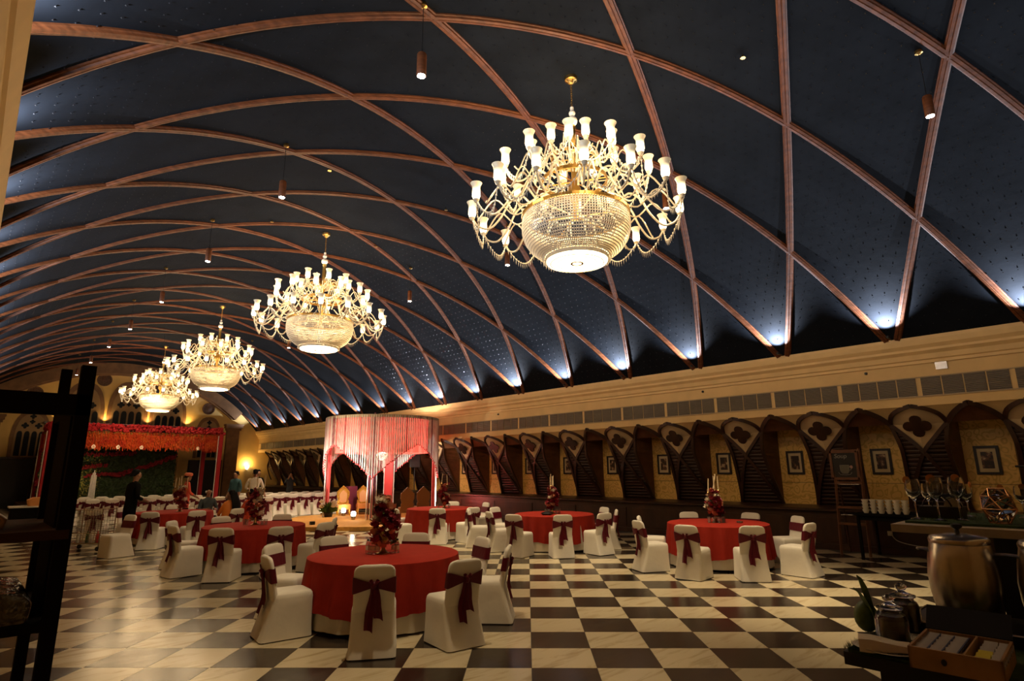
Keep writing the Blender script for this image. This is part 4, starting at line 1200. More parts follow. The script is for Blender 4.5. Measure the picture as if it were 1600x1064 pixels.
# foliage at the canopy feet
def shrub(x, y, z, r, h, n, label, flowers, seed):
    rn = random.Random(seed); t = thing('potted_foliage', label, 'plant', (x, y, z))
    MB().lathe([(.14, 0), (.17, .14), (.15, .15)], 14).build('pot', 'black_paint', t, True)
    mb = MB()
    for i in range(n):
        a = rn.uniform(0, 2 * pi); ph = rn.uniform(.1, 1.25); R = r * rn.uniform(.5, 1.0)
        b = Vector((.05 * cos(a), .05 * sin(a), .13)); tip = Vector((R * cos(a) * cos(ph), R * sin(a) * cos(ph), .13 + h * sin(ph) * rn.uniform(.6, 1)))
        mid = b.lerp(tip, .55) + Vector((0, 0, .08)); sd = Vector((-sin(a), cos(a), 0)) * .022
        mb.add([b, mid + sd, tip, mid - sd], [(0, 1, 2), (0, 2, 3)])
    stuff(mb.build('foliage', 'leaf_green', t))
    for i in range(flowers):
        a = rn.uniform(0, 6.3); link('flower', RO[1], t, (r * .6 * cos(a), r * .6 * sin(a), h * rn.uniform(.7, 1.1))).scale = (2, 2, 2)
shrub(10.15, 20.95, .12, .42, .5, 240, 'leafy plant with white flowers at the left post of the bead canopy', 14, 2)
shrub(10.85, 18.55, .12, .55, .45, 260, 'leafy green plant around the front bead ropes', 0, 5)
# thrones
def throne(x, y, rz, label, mback, mpad, mseat):
    t = thing('throne_chair', label, 'throne', (x, y, .12), rz); t.scale = (.82, .9, 1.0)
    out = [(-.27, .0), (.27, .0), (.27, .18), (.23, .22), (.29, .36), (.29, .52), (.20, .60), (0, .76), (-.20, .60), (-.29, .52), (-.29, .36), (-.23, .22), (-.27, .18)]
    bk = MB().prism(out, lambda u, v, w: (u, -.24 - w - .08 * v, .34 + v), .05).build('backrest', mback, t)
    MB().prism([(x_ * .62, .12 + z_ * .62) for x_, z_ in out], lambda u, v, w: (u, -.235 + w - .08 * v, .34 + v), .03).build('back_pad', mpad, bk)
    cv = MB()
    for k in range(22):
        a = 2 * pi * k / 22; cv.ball((.25 * cos(a), -.215 - .08 * (.38 + .33 * sin(a)), .34 + .38 + .31 * sin(a)), .03, 5, 3)
    cv.build('carving', mback, bk)
    MB().loft([rrect(0, 0, z, hw, .27, .05) for z, hw in ((.22, .31), (.36, .32), (.40, .29))]).build('seat', mseat, t, True)
    for sx in (-1, 1):
        for sy in (-1, 1): MB().tube([(sx * .26, sy * .22, 0), (sx * .27, sy * .23, .12), (sx * .26, sy * .22, .24)], [.02, .035, .03], 8).build('leg', mback, t, True)
mat('throne_pad', (0.70, 0.40, 0.18), 0.6); mat('throne_seat', (0.62, 0.26, 0.07), 0.6); mat('throne_brown', (0.28, 0.11, 0.03), 0.55)
throne(10.95, 21.35, face(10.95, 21.35, 6, 8), 'carved gold throne, left of the pair facing the tables', 'gold', 'throne_pad', 'throne_seat')
throne(11.72, 21.20, face(11.72, 21.20, 6.6, 8), 'carved gold throne, right of the pair, half behind bead ropes', 'gold', 'throne_pad', 'throne_seat')
throne(11.55, 17.9, face(11.55, 17.9, 17, 30), 'brown pointed throne seen from behind, left of the two', 'throne_brown', 'throne_pad', 'throne_brown')
throne(12.28, 18.0, face(12.28, 18.0, 17.6, 30), 'brown pointed throne seen from behind, right of the two', 'throne_brown', 'throne_pad', 'throne_brown')
# loudspeaker on a stand behind the canopy
t = thing('loudspeaker', 'black loudspeaker on a stand behind the right side of the bead canopy', 'loudspeaker', (14.02, 21.15, 0), face(14.02, 21.15, 8, 10))
MB().loft([rrect(0, 0, z, .22, .2, .03) for z in (1.9, 2.65)]).build('cabinet', 'black_paint', t); MB().tube([(0, 0, .5), (0, 0, 1.92)], .02, 8).build('pole', 'black_steel', t)
for q in range(3): MB().tube([(0, 0, .7), (.35 * cos(q * 2.1), .35 * sin(q * 2.1), 0)], .014, 6).build('leg', 'black_steel', t)
t = thing('skirted_box', 'dark red draped box behind the gold thrones', 'box', (11.5, 21.85, .12), .5)
MB().loft([rrect(0, 0, z, .32, .10, .03) for z in (0, 1.05)]).build('drape', 'bead_plum', t)

# ------------------------------------------------------------------ flower stage at the far end
mat('marigold_red', (0.55, 0.035, 0.012), 0.7, col2=(.70, .12, .015), nscale=3); mat('garland_red', (0.42, 0.012, 0.02), 0.7); mat('leaf_dark', (0.035, 0.065, 0.015), 0.6, noise=.6, nscale=6)
mat('garland_deep', (0.22, 0.006, 0.014), 0.8); mat('leaf_gold', (0.30, 0.26, 0.05), 0.6, noise=.5, nscale=8)
stg = tag(MB().box((6.4, 36.6, .2), (8.6, 5.0, .4)).build('flower_stage_floor', 'dark_wood'), 'low dark stage under the red flower canopy at the far end', 'stage')
fc = thing('flower_canopy', 'red flower canopy with hanging marigold fringe on the far stage', 'canopy', (0, 0, .4))
X0, X1, Y0, Y1, ZT = 2.75, 10.2, 34.6, 37.6, 3.72
rn = random.Random(9)
for (x, y) in ((X0, Y0), (X1, Y0), (X0, Y1), (X1, Y1)):
    MB().loft([rrect(x, y, z, .10, .10, .03) for z in (0, 1.2, 2.4, 3.4)]).build('post', 'garland_red', fc)
    MB().tube([(x - .14, y - .05, 0), (x - .14, y - .05, 3.3)], .02, 5).build('bead_string', 'bead_white', fc)
bd = MB()
def band_pts():
    pts = []
    for i in range(210): pts.append((X0 - .1 + (X1 - X0 + .2) * i / 209, Y0))
    for i in range(70): pts.append((X1, Y0 + (Y1 - Y0) * i / 69))
    for i in range(70): pts.append((X0, Y0 + (Y1 - Y0) * i / 69))
    return pts
for (x, y) in band_pts():
    for q in range(3): bd.ball((x + rn.uniform(-.05, .05), y + rn.uniform(-.12, .06), ZT - .30 + rn.uniform(-.02, .28)), rn.uniform(.05, .09), 5, 3)
stuff(bd.build('flower_band', 'garland_red', fc))
gb = MB()
for (x, y) in band_pts():
    a = rn.uniform(0, 6.3); p = Vector((x, y - .06, ZT - .36)); s = Vector((.05 * cos(a), .02, .05 * sin(a)))
    gb.add([p, p + s + Vector((.03, 0, -.03)), p + s * 2 + Vector((0, -.02, -.05))], [(0, 1, 2)])
stuff(gb.build('leaf_band', 'leaf_gold', fc))
fg = MB()
for (x, y) in band_pts():
    ln = rn.uniform(.75, .98); n = 6
    fg.tube([(x + rn.uniform(-.006, .006), y + rn.uniform(-.05, .05), ZT - .34 - ln * k / (2 * n)) for k in range(2 * n + 1)], [.018 if k % 2 else .011 for k in range(2 * n + 1)], 4)
    if rn.random() < .5: fg.tube([(x, y + .2, ZT - .4), (x, y + .2, ZT - .4 - ln * .9)], .02, 4)
stuff(fg.build('marigold_fringe', 'marigold_red', fc))
MB().box(((X0 + X1) / 2, (Y0 + Y1) / 2, ZT), (X1 - X0, Y1 - Y0, .04)).build('roof_panel', 'bead_plum', fc)
for i in range(5):
    x = X0 + .7 + i * 1.0 + (1.6 if i == 4 else 0)
    g = thing('stage_crystal_lamp', '%s little crystal chandelier hanging under the front of the red flower canopy' % ['leftmost', 'second', 'third', 'fourth', 'rightmost'][i], 'chandelier', (x, Y0 - .12, 3.0), 0, 'little crystal lamps of the flower canopy')
    m = MB()
    for q in range(10):
        a = 2 * pi * q / 10; m.tube([(.03 * cos(a), .03 * sin(a), .15), (.14 * cos(a), .14 * sin(a), .02), (.06 * cos(a), .06 * sin(a), -.12)], .008, 4)
    m.build('crystal_cage', 'crystal', g).scale = (.6, .6, .7); MB().tube([(0, 0, .14), (0, 0, .75)], .004, 4).build('cord', 'black_steel', g)
    lamp('crystal_lamp', 'POINT', (0, 0, 0), .25 if i < 4 else .15, (1, .8, .5), g, .03)
bw = thing('flower_backdrop', 'wall of greenery with red garlands behind the far stage', 'backdrop', (0, 0, .4))
MB().box(((X0 + 8.7) / 2, 37.2, 1.5), (8.7 - X0, .1, 3.0)).build('panel', 'leaf_dark', bw)
lf = MB()
for i in range(5200):
    x = rn.uniform(X0, 8.7); z = rn.uniform(0, 3.0); a = rn.uniform(0, 6.3); s = rn.uniform(.06, .12); lf.cur = 1 if (x < 5.2 and rn.random() < .45) else 0
    p = Vector((x, 37.12, z)); u = Vector((cos(a), -.5, sin(a))) * s; v = Vector((-sin(a), -.2, cos(a))) * s * .4
    lf.add([p, p + u * .5 + v, p + u, p + u * .5 - v], [(0, 1, 2), (0, 2, 3)])
stuff(lf.build('leaves', ['leaf_dark', 'leaf_gold'], bw))
def garland(pts, r):
    m = MB()
    for p in bez(pts, 22):
        for q in range(3): m.ball(p + Vector((rn.uniform(-r, r), rn.uniform(-.05, 0), rn.uniform(-r, r))), r * rn.uniform(.5, .9), 5, 3)
    stuff(m.build('garland', 'garland_deep', bw))
garland([(X0, 37.0, 2.45), (4.2, 37.0, 2.30), (6.6, 37.0, 2.38)], .09)
garland([(X0, 37.0, 1.70), (3.9, 37.0, 1.62), (5.4, 37.0, 1.75)], .08)
garland([(6.0, 37.0, 1.25), (7.4, 37.0, 1.75), (8.6, 37.0, 2.25)], .09)
garland([(X0, 37.0, .95), (3.2, 37.0, .80), (4.0, 37.0, .9)], .12)
garland([(4.6, 37.0, 1.2), (5.4, 37.0, 1.3), (6.0, 37.0, 1.25)], .07)
t = thing('bead_pillar', 'slim pillar of white garlands on the left of the far stage', 'garland', (4.75, 35.3, .4))
for q in range(5): MB().tube([((q - 2) * .045, .02 * (q % 2), 1.5 - abs(q - 2) * .12), ((q - 2) * .06, 0, .0)], .024, 5).build('bead_string', 'bead_white', t)
t = thing('stage_spot', 'small spotlight on the floor before the left stage backdrop', 'spotlight', (3.2, 35.6, .4)); MB().lathe([(.06, 0), (.07, .1)], 10).build('housing', 'black_steel', t)
lamp('spot_lamp', 'SPOT', (0, 0, .14), 60, (1.0, .78, .35), t, .03, (.7, 1.5, 1.4), 80, 1.0)
t = thing('stage_spot', 'spotlight on a bracket outside the canopy aimed at the marigold fringe', 'spotlight', (6.0, 30.2, 5.3)); MB().lathe([(.06, 0), (.07, .12), (.03, .16)], 10).build('housing', 'black_steel', t)
MB().tube([(0, 0, .15), (0, 0, 2.75)], .008, 5).build('cord', 'black_steel', t)
lamp('spot_lamp', 'SPOT', (0, 0, -.04), 230, (1.0, .72, .40), t, .05, (.3, 4.4, -1.7), 75, 1.0)
# wall sconce in the far right corner
t = thing('wall_sconce', 'glowing sconce in the far right corner of the hall', 'sconce', (13.72, YE - .1, 2.0))
MB().lathe([(.03, -.1), (.10, 0), (.13, .16), (.12, .16), (.08, .02)], 14).build('bowl', 'candle_glow', t, True); MB().box((0, .05, -.02), (.08, .1, .2)).build('bracket', 'brass', t)
lamp('sconce_lamp', 'POINT', (-.05, -.10, .26), 42, (1.0, .62, .20), t, .06)

# ------------------------------------------------------------------ people
mat('cloth_black', (0.006, 0.006, 0.006), 0.95, spec=0.1); mat('cloth_coral', (0.75, 0.10, 0.05), 0.7); mat('cloth_teal', (0.02, 0.07, 0.09), 0.8); mat('cloth_white', (0.62, 0.56, 0.46), 0.8)
mat('cloth_orange', (0.62, 0.17, 0.015), 0.65); mat('cloth_red', (0.55, 0.06, 0.015), 0.7); mat('denim', (0.06, 0.075, 0.10), 0.8); mat('cloth_suit', (0.02, 0.022, 0.03), 0.8); mat('turban', (0.80, 0.22, 0.12), 0.7); mat('cloth_slate', (0.045, 0.06, 0.065), 0.8); mat('cloth_peach', (.5, .30, .18), .8)
def person(label, x, y, rz, top, legs, hair='hair_black', seated=False, arms=None, lean=0.0, scale=1.0, z0=0.0, bald=False, skirt=False, robe=False):
    t = thing('person', label, 'person', (x, y, z0), rz); t.scale = (scale,) * 3
    hz = .50 if seated else .93
    V = []; E_ = []; Rr = []
    def add(p, r, par=None):
        V.append(Vector(p)); Rr.append(r if isinstance(r, tuple) else (r, r))
        if par is not None: E_.append((par, len(V) - 1))
        return len(V) - 1
    k = lean
    pel = add((0, 0, hz), (.155, .115)); wa = add((0, k * .3, hz + .18), (.145, .105), pel); ch = add((0, k * .6, hz + .38), (.165, .12), wa)
    nb = add((0, k * .8, hz + .53), (.06, .06), ch); nk = add((0, k * .9 + .01, hz + .58), (.055, .055), nb); hd = add((0, k + .02, hz + .67), (.078, .088), nk)
    ht = add((0, k + .01, hz + .78), (.07, .08), hd); add((0, k + .115, hz + .665), (.013, .013), hd)
    hands = []
    for s in (-1, 1):
        sh = add((s * .17, k * .7, hz + .47), .068, ch)
        A = arms[0 if s < 0 else 1] if arms else ((s * .24, -.02, hz + .20), (s * .25, .08, hz - .03))
        el = add(A[0], .046, sh); wr = add(A[1], .032, el)
        d = (Vector(A[1]) - Vector(A[0])).normalized(); pm = add(Vector(A[1]) + d * .06, (.038, .02), wr); hands.append(Vector(A[1]))
        sd = d.cross(Vector((0, 1, 0))); sd = sd.normalized() if sd.length > .1 else Vector((1, 0, 0))
        for fi in range(4):
            add(V[pm] + d * (.075 + .012 * (fi in (1, 2))) + sd * (.024 * (fi - 1.5)) + Vector((0, .012, 0)), .0085, pm)
        add(V[wr] + d * .07 + sd * (.05 if s < 0 else -.05), .0095, wr)
        hp = add((s * .09, 0, hz - .06), .10, pel)
        if seated:
            kn = add((s * .11, .42, hz + .0), .072, hp); an = add((s * .11, .44, .09), .045, kn); add((s * .11, .58, .04), .036, an)
        else:
            kn = add((s * .10, .02, hz - .46), .07, hp); an = add((s * .10, -.01, .08), .045, kn); add((s * .10, .13, .04), .038, an)
    me = bpy.data.meshes.new('person_skeleton'); me.from_pydata(V, E_, [])
    o = bpy.data.objects.new('person_skeleton', me); COL.objects.link(o)
    md_ = o.modifiers.new('skin', 'SKIN')
    sv = me.skin_vertices[0].data
    for i, r in enumerate(Rr): sv[i].radius = r; sv[i].use_root = (i == 0)
    ss = o.modifiers.new('sub', 'SUBSURF'); ss.levels = 1; ss.render_levels = 1
    dg = bpy.context.evaluated_depsgraph_get(); me2 = bpy.data.meshes.new_from_object(o.evaluated_get(dg))
    bpy.data.objects.remove(o)
    me2.name = 'body'; me2.materials.clear()
    for m in ('skin', top, legs): me2.materials.append(MATS[m])
    for p in me2.polygons:
        c = p.center; p.use_smooth = True
        hand = min((c - h).length for h in hands) < .13
        if c.z > hz + .555 or hand: p.material_index = 0
        elif c.z > hz - (.30 if robe else .02) and not (seated and c.y > .18 and c.z < hz + .12): p.material_index = 1
        else: p.material_index = 2
    body = link('body', me2, t)
    hc = (0, k - .012, hz + .745)
    if bald:
        h = MB()
        for i in range(14):
            a = pi + pi * (i / 13); h.ball((.074 * cos(a), k + .01 + .082 * sin(a), hz + .70), .020, 6, 4, (1, 1, 1.8))
        h.build('hair', hair, t, True)
    else:
        h = MB(); loops = []
        for r, z in ((.058, -.08), (.072, -.03), (.076, .02), (.066, .055), (.034, .073)): loops.append([(hc[0] + r * cos(2 * pi * j / 14), hc[1] + r * 1.08 * sin(2 * pi * j / 14) - (.018 if z < 0 else 0) - (.05 if z < -.03 else 0), hc[2] + z) for j in range(14)])
        h.loft(loops).build('hair', hair, t, True)
    ey = MB()
    for s in (-1, 1): ey.ball((s * .032, k + .098, hz + .695), .010, 6, 4)
    ey.build('eyes', 'black_paint', t)
    er = MB()
    for s in (-1, 1): er.ball((s * .083, k + .01, hz + .68), .022, 6, 4, (.5, .8, 1.2))
    er.build('ears', 'skin', t, True)
    if skirt:
        MB().loft([[((r + .02 * sin(9 * 2 * pi * j / 36)) * cos(2 * pi * j / 36), cy + (r + .02 * sin(9 * 2 * pi * j / 36)) * sin(2 * pi * j / 36), z) for j in range(36)] for r, z, cy in ((.30, .03, .10), (.27, .3, .09), (.24, hz, .02), (.17, hz + .14, 0))]).build('sari_skirt', top, t, True)
    return t, hz
hold = lambda hz: [((-.24, .02, hz + .22), (-.08, .26, hz + .14)), ((.24, .02, hz + .22), (.08, .26, hz + .14))]
# waiter in black, head bowed, hands together
w, hz = person('person in black standing between the trolley and the farthest left table, hands together', 2.92, 16.05, rad(-75), 'cloth_black', 'cloth_black', arms=hold(.93), lean=.05, scale=1.06)
MB().lathe([(.05, 0), (.06, .08), (.055, .08)], 10).build('folded_cloth', 'cloth_white', w, True, (0, .34, 1.04))
# coral kurta and turban
w, hz = person('person in a coral kurta and turban standing behind the farthest left table', 5.40, 21.3, rad(-95), 'cloth_coral', 'cloth_black', arms=[((-.24, .02, 1.14), (-.14, .24, 1.02)), ((.24, .05, 1.14), (.16, .25, 1.0))], robe=True, scale=1.0)
tb2 = MB(); tb2.lathe([(.10, 0), (.125, .03), (.125, .07), (.10, .10), (.03, .115)], 16, (0, .0, 0)); tb2.build('turban', 'turban', w, True, (0, .01, hz + .715))
# seated guests at the rear table
def seat_at(x, y, tx, ty, lab):
    place_chair(x, y, face(x, y, tx, ty), lab, 'white chairs under seated guests')
seat_at(5.40, 18.95, 5.6, 16.0, 'white covered chair under the seated elderly guest'); seat_at(5.20, 16.30, 4.45, 18.2, 'white covered chair under the guest in the orange sari'); seat_at(5.82, 16.75, 4.45, 18.2, 'white covered chair under the guest in red beside the orange sari')
person('seated elderly person with white hair in a dark waistcoat at the farthest left table', 5.40, 18.97, face(5.4, 18.95, 5.6, 16.0), 'cloth_slate', 'cloth_black', 'hair_grey', True, [((-.25, .08, .70), (-.10, .30, .72)), ((.25, .08, .70), (.10, .30, .72))], bald=True)
w, hz = person('seated person with long black hair in an orange sari, back to the camera', 5.20, 16.30, face(5.20, 16.30, 4.45, 18.2), 'cloth_orange', 'cloth_orange', 'hair_black', True, [((-.25, .10, .72), (-.08, .30, .66)), ((.25, .10, .72), (.08, .30, .66))], skirt=True)
hh = MB(); hh.loft([[(rx * cos(2 * pi * j / 12), -.03 - dy * 1.0 - (.07 if z < .6 else .0) + ry * sin(2 * pi * j / 12), hz + z) for j in range(12)] for rx, ry, dy, z in ((.09, .05, .06, .76), (.115, .06, .08, .66), (.125, .055, .10, .50), (.12, .05, .12, .34), (.10, .04, .13, .16), (.04, .02, .12, .06))]); hh.build('long_hair', 'hair_black', w, True)
dp = MB(); dp.loft([[(rx * cos(2 * pi * j / 20), cy + ry * sin(2 * pi * j / 20), hz + z_) for j in range(20)] for rx, ry, cy, z_ in ((.075, .07, .0, .56), (.17, .10, -.01, .52), (.225, .135, -.02, .46), (.24, .15, -.03, .30), (.25, .17, -.03, .10), (.30, .22, -.05, -.10), (.34, .26, -.07, -.30))], False, False); dp.build('sari_drape', 'cloth_orange', w, True)
person('seated person in red beside the one in the orange sari', 5.82, 16.75, face(5.82, 16.75, 4.45, 18.2), 'cloth_red', 'cloth_red', 'hair_black', True, None if False else [((-.25, .10, .72), (-.08, .30, .66)), ((.25, .10, .72), (.08, .30, .66))], skirt=True)
# standing group by the sconce
w, hz = person('person in a white shirt and jeans standing with back to the camera', 7.38, 20.9, face(7.38, 20.9, 11, 31), 'cloth_white', 'denim', arms=[((-.26, .0, 1.16), (-.17, .22, 1.12)), ((.26, .0, 1.16), (.16, .24, 1.14))], scale=1.06)
person('person in a teal shirt standing left of the white-shirted one', 7.55, 23.35, face(7.5, 22.6, 3, 20), 'cloth_teal', 'denim', scale=1.03)
person('person in a dark shirt standing right behind the white-shirted one', 8.35, 23.35, face(8.35, 23.1, 9, 10), 'cloth_black', 'cloth_black', scale=1.06)
person('person in a dark suit standing by the right wall behind the rows of chairs', 11.75, 28.5, face(11.7, 28.5, 8, 20), 'cloth_suit', 'cloth_suit', arms=[((-.26, .05, 1.2), (-.06, .25, 1.48)), ((.26, .05, 1.2), (.06, .25, 1.48))], scale=1.0)
person('person in dark clothes standing behind the tall rack at the far left', 1.35, 14.6, rad(60), 'cloth_black', 'cloth_black', scale=.98)

# ------------------------------------------------------------------ wire trolley with bottles by the loose chair
t = thing('wire_trolley', 'wire trolley holding bottles behind the loose white chair', 'trolley', (2.42, 17.3, 0), rad(-40))
fr = MB()
for sx in (-1, 1):
    for sy in (-1, 1): fr.tube([(sx * .38, sy * .26, .10), (sx * .38, sy * .26, .95)], .012, 6)
for z in (.18, .40, .92):
    fr.tube([(-.38, -.26, z), (.38, -.26, z), (.38, .26, z), (-.38, .26, z), (-.38, -.26, z)], .010, 6)
fr.build('frame', 'steel', t)
ws = MB()
for i in range(13):
    x = -.38 + .76 * i / 12
    for sy in (-1, 1): ws.tube([(x, sy * .26, .18), (x, sy * .26, .92)], .004, 4)
for i in range(7):
    z = .25 + .1 * i
    ws.tube([(-.38, -.26, z), (.38, -.26, z), (.38, .26, z), (-.38, .26, z), (-.38, -.26, z)], .004, 4)
stuff(ws.build('wire_mesh', 'steel', t)); MB().box((0, 0, .17), (.76, .52, .02)).build('deck', 'steel', t)
for sx in (-1, 1):
    for sy in (-1, 1): MB().tube([(sx * .36, sy * .24 - .015, .055), (sx * .36, sy * .24 + .015, .055)], .052, 12).build('castor', 'black_steel', t)
mat('bottle_green', (.03, .09, .03), .25, spec=.6); mat('plastic_red', (.5, .02, .02), .4); mat('plastic_white', (.7, .66, .58), .4)
bm_ = MB().lathe([(.035, 0), (.037, .01), (.037, .17), (.015, .22), (.015, .25)], 12)
bmm = [bm_.mesh('trolley_bottle', m, True) for m in ('plastic_white', 'bottle_green', 'plastic_red')]
Rz = Matrix.Rotation(rad(-40), 3, 'Z')
for i, (a, b, k, lb_) in enumerate(((-.2, -.1, 0, 'white bottle at the left of the wire trolley'), (-.05, 0, 1, 'green bottle in the middle of the wire trolley'), (.1, -.12, 0, 'white bottle at the right of the wire trolley'), (.26, -.14, 2, 'red bottle at the right end of the wire trolley'))):
    p = Rz @ Vector((a, b, 0)); tag(link('trolley_bottle', bmm[k], None, (2.42 + p.x, 17.3 + p.y, .182)), lb_, 'bottle')

# ------------------------------------------------------------------ chalkboard ladder by the right wall
t = thing('display_ladder', 'dark wooden ladder shelf with a chalkboard reading Soup', 'ladder shelf', (13.9, 4.36, 0))
for s in (-1, 1):
    MB().tube([(-.22, s * .27, 0), (-.02, s * .25, 2.16)], .028, 4).build('front_leg', 'brown_wood', t)
    MB().tube([(.34, s * .27, 0), (.05, s * .25, 2.16)], .024, 4).build('rear_leg', 'dark_wood', t)
for z in (.62, .95, 1.45, 2.12):
    xx = -.22 + .2 * z / 2.16
    MB().box((xx, 0, z), (.05, .52, .05)).build('rung', 'brown_wood', t)
for z in (.80, 1.42):
    MB().tube([(-.24 + .2 * z / 2.16, -.20, z), (-.24 + .2 * z / 2.16, .20, z)], .014, 8).build('rail', 'steel', t, True)
board = MB().box((-.075, .04, 1.82), (.03, .48, .54)).build('chalkboard', 'black_paint', t)
fb = MB()
for (cy, cz, sy, sz) in ((.04, 2.10, .54, .05), (.04, 1.54, .54, .05), (.295, 1.82, .05, .60), (-.215, 1.82, .05, .60)): fb.box((-.085, cy, cz), (.04, sy, sz))
fb.build('board_frame', 'brown_wood', t)
mat('chalk', (.26, .25, .23), .9); mat('chalk_dim', (.14, .13, .10), .9); mat('chalk_pink', (.40, .22, .18), .9)
tc_ = bpy.data.curves.new('soup_text', 'FONT'); tc_.body = 'Soup'; tc_.size = .125; tc_.extrude = .001; tc_.align_x = 'CENTER'; tc_.shear = .15
to = bpy.data.objects.new('soup_text', tc_); COL.objects.link(to)
dg = bpy.context.evaluated_depsgraph_get(); tm = bpy.data.meshes.new_from_object(to.evaluated_get(dg)); bpy.data.objects.remove(to)
tm.materials.clear(); tm.materials.append(MATS['chalk'])
tx_o = link('chalk_lettering', tm, board, (-.0925, .10, 1.97), (pi / 2, 0, -pi / 2))
cd = MB()
def cl_(pts, r=.005): cd.tube([(-.094, .04 + a, 1.72 + b) for a, b in pts], r, 4)
cl_([(.09, .10), (.085, -.02), (.05, -.07), (-.05, -.07), (-.085, -.02), (-.09, .10), (.09, .10)]); cl_([(.13, -.05), (.10, -.095), (0, -.105), (-.10, -.095), (-.13, -.05)]); cl_([(-.09, .07), (-.125, .05), (-.12, .0), (-.085, -.0)])
cd.build('chalk_drawing', 'chalk', board)
MB().prism([(.085, .095), (.08, -.015), (.045, -.06), (-.045, -.06), (-.08, -.015), (-.085, .095)], lambda u, v, w_: (-.0905 - w_, .04 + u, 1.72 + v), .001).build('chalk_cup_fill', 'chalk_dim', board)
MB().prism([(-.13 + .03 * cos(a) * 1, .06 + .035 * sin(a)) for a in [2 * pi * q / 10 for q in range(10)]], lambda u, v, w_: (-.0905 - w_, .04 + u, 1.72 + v), .0015).build('chalk_flower', 'chalk_pink', board)
# socket with a white cable on the wainscot
t = thing('wall_socket', 'white wall socket with a trailing cable on the wainscot behind the buffet', 'socket', (XW - .03, 3.87, .42)); MB().box((0, 0, 0), (.03, .09, .09)).build('plate', 'plastic_white', t)
MB().tube(bez([(-.02, -.02, -.02), (-.06, -.15, -.14), (-.12, -.5, -.20), (-.2, -.9, -.19)], 5), .008, 6).build('cable', 'plastic_white', t, True)

# ------------------------------------------------------------------ side table with stacked cups
t = thing('cup_table', 'black clothed side table carrying the white cups, in front of the gold niche', 'table', (13.72, 2.9, 0))
MB().box((0, 0, .86), (1.16, 2.5, .04)).build('table_top', 'cloth_black', t); [MB().box((sx * .52, sy * 1.18, .42), (.05, .05, .84)).build('leg', 'cloth_black', t) for sx in (-1, 1) for sy in (-1, 1)]; MB().box((0, 0, .79), (1.06, 2.36, .08)).build('apron', 'cloth_black', t)
cupm = MB().lathe([(.038, 0), (.062, .055), (.066, .072), (.061, .072), (.038, .01)], 14).mesh('white_cup', 'plastic_white', True)
for c in range(6):
    for h in range(4):
        tag(link('white_cup', cupm, None, (13.34 + .02 * (c % 2), 3.96 - c * .136, .882 + h * .064)), 'white cup, %s in the %s stack from the left on the black side table' % (['lowest', 'second lowest', 'third lowest', 'topmost'][h], ['first', 'second', 'third', 'fourth', 'fifth', 'last'][c]), 'cup', 'stacked white cups')

# ------------------------------------------------------------------ buffet counter at the right front
mat('grass_mat', (.035, .075, .01), .8, noise=.5, nscale=40); mat('marble_edge', (.45, .38, .28), .4, noise=.2, nscale=6); mat('jam_dark', (.045, .008, .006), .25); mat('paper', (.62, .54, .44), .8); mat('box_wood', (.36, .19, .07), .5, noise=.3, nscale=8)
mat('sachet', (.38, .34, .33), .6, noise=.2, nscale=10); mat('sachet_blue', (.03, .035, .10), .6); mat('sachet_yellow', (.55, .45, .03), .6); mat('ceramic', (.55, .50, .40), .3); mat('copper', (.75, .38, .18), .3, metal=1.0); mat('amber', (.45, .15, .02), .2)
bf = thing('buffet_counter', 'black buffet counter at the right front with a grass edge', 'counter', (0, 0, 0))
MB().box((4.05, -.55, .84), (1.30, 3.5, .06)).build('counter_top', 'black_paint', bf)
MB().box((4.10, -.60, .405), (1.16, 3.36, .81)).build('counter_body', 'black_paint', bf)
gm = tag(MB().box((3.84, .55, .876), (.86, 1.26, .012)).build('grass_runner', 'grass_mat'), 'green grass runner on the buffet counter under the jars', 'grass mat')
gr = MB(); rn = random.Random(12)
for i in range(5200):
    if i % 2: x, y = rn.uniform(3.41, 4.27), rn.uniform(-.08, 1.18)
    else: x, y = (rn.uniform(3.40, 3.46), rn.uniform(0, 1.2)) if rn.random() < .5 else (rn.uniform(3.4, 4.27), rn.uniform(1.12, 1.2))
    a = rn.uniform(0, 6.3); h = rn.uniform(.012, .03)
    gr.add([(x - .002, y, .882), (x + .002, y, .882), (x + .012 * cos(a), y + .012 * sin(a), .882 + h)], [(0, 1, 2)])
stuff(gr.build('grass_blades', 'grass_mat', gm))
# urn tray and urns
t = thing('urn_tray', 'long dark metal tray base under the steel urns', 'tray', (4.22, .35, .884))
MB().box((0, 0, .03), (.46, 1.42, .06)).build('tray_body', 'black_steel', t)
lipm = MB(); lipm.tube([(-.23, -.71, .06), (-.23, .71, .06), (.23, .71, .06)], .008, 6); lipm.build('rim', 'steel', t)
def urn(y, label):
    t = thing('steel_urn', label, 'urn', (4.22, y, .946)); t.scale = (.90, .90, .96)
    MB().lathe([(.15, 0), (.165, .02), (.185, .14), (.190, .24), (.178, .34), (.158, .42), (.152, .43)], 36).build('urn_body', 'steel', t, True)
    lid = MB().lathe([(.160, .425), (.162, .445), (.150, .462), (.06, .478), (.02, .48)], 36).build('lid', 'steel', t, True)
    MB().lathe([(.014, .478), (.012, .50), (.030, .515), (.030, .53), (.012, .535)], 14).build('knob', 'black_paint', lid, True)
    for s in (1, -1):
        MB().tube(bez([(0, s * .165, .37), (-.01, s * .225, .375), (.03, s * .225, .375), (.04, s * .165, .37)], 5), .008, 6).build('handle', 'steel', t, True)
    MB().tube([(-.15, -.05, .07), (-.22, -.07, .07), (-.225, -.07, .04)], .012, 8).build('tap', 'black_steel', t, True)
urn(.80, 'large brushed steel urn with black knob, left of the two'); urn(.40, 'steel urn cut off by the right edge of the picture')
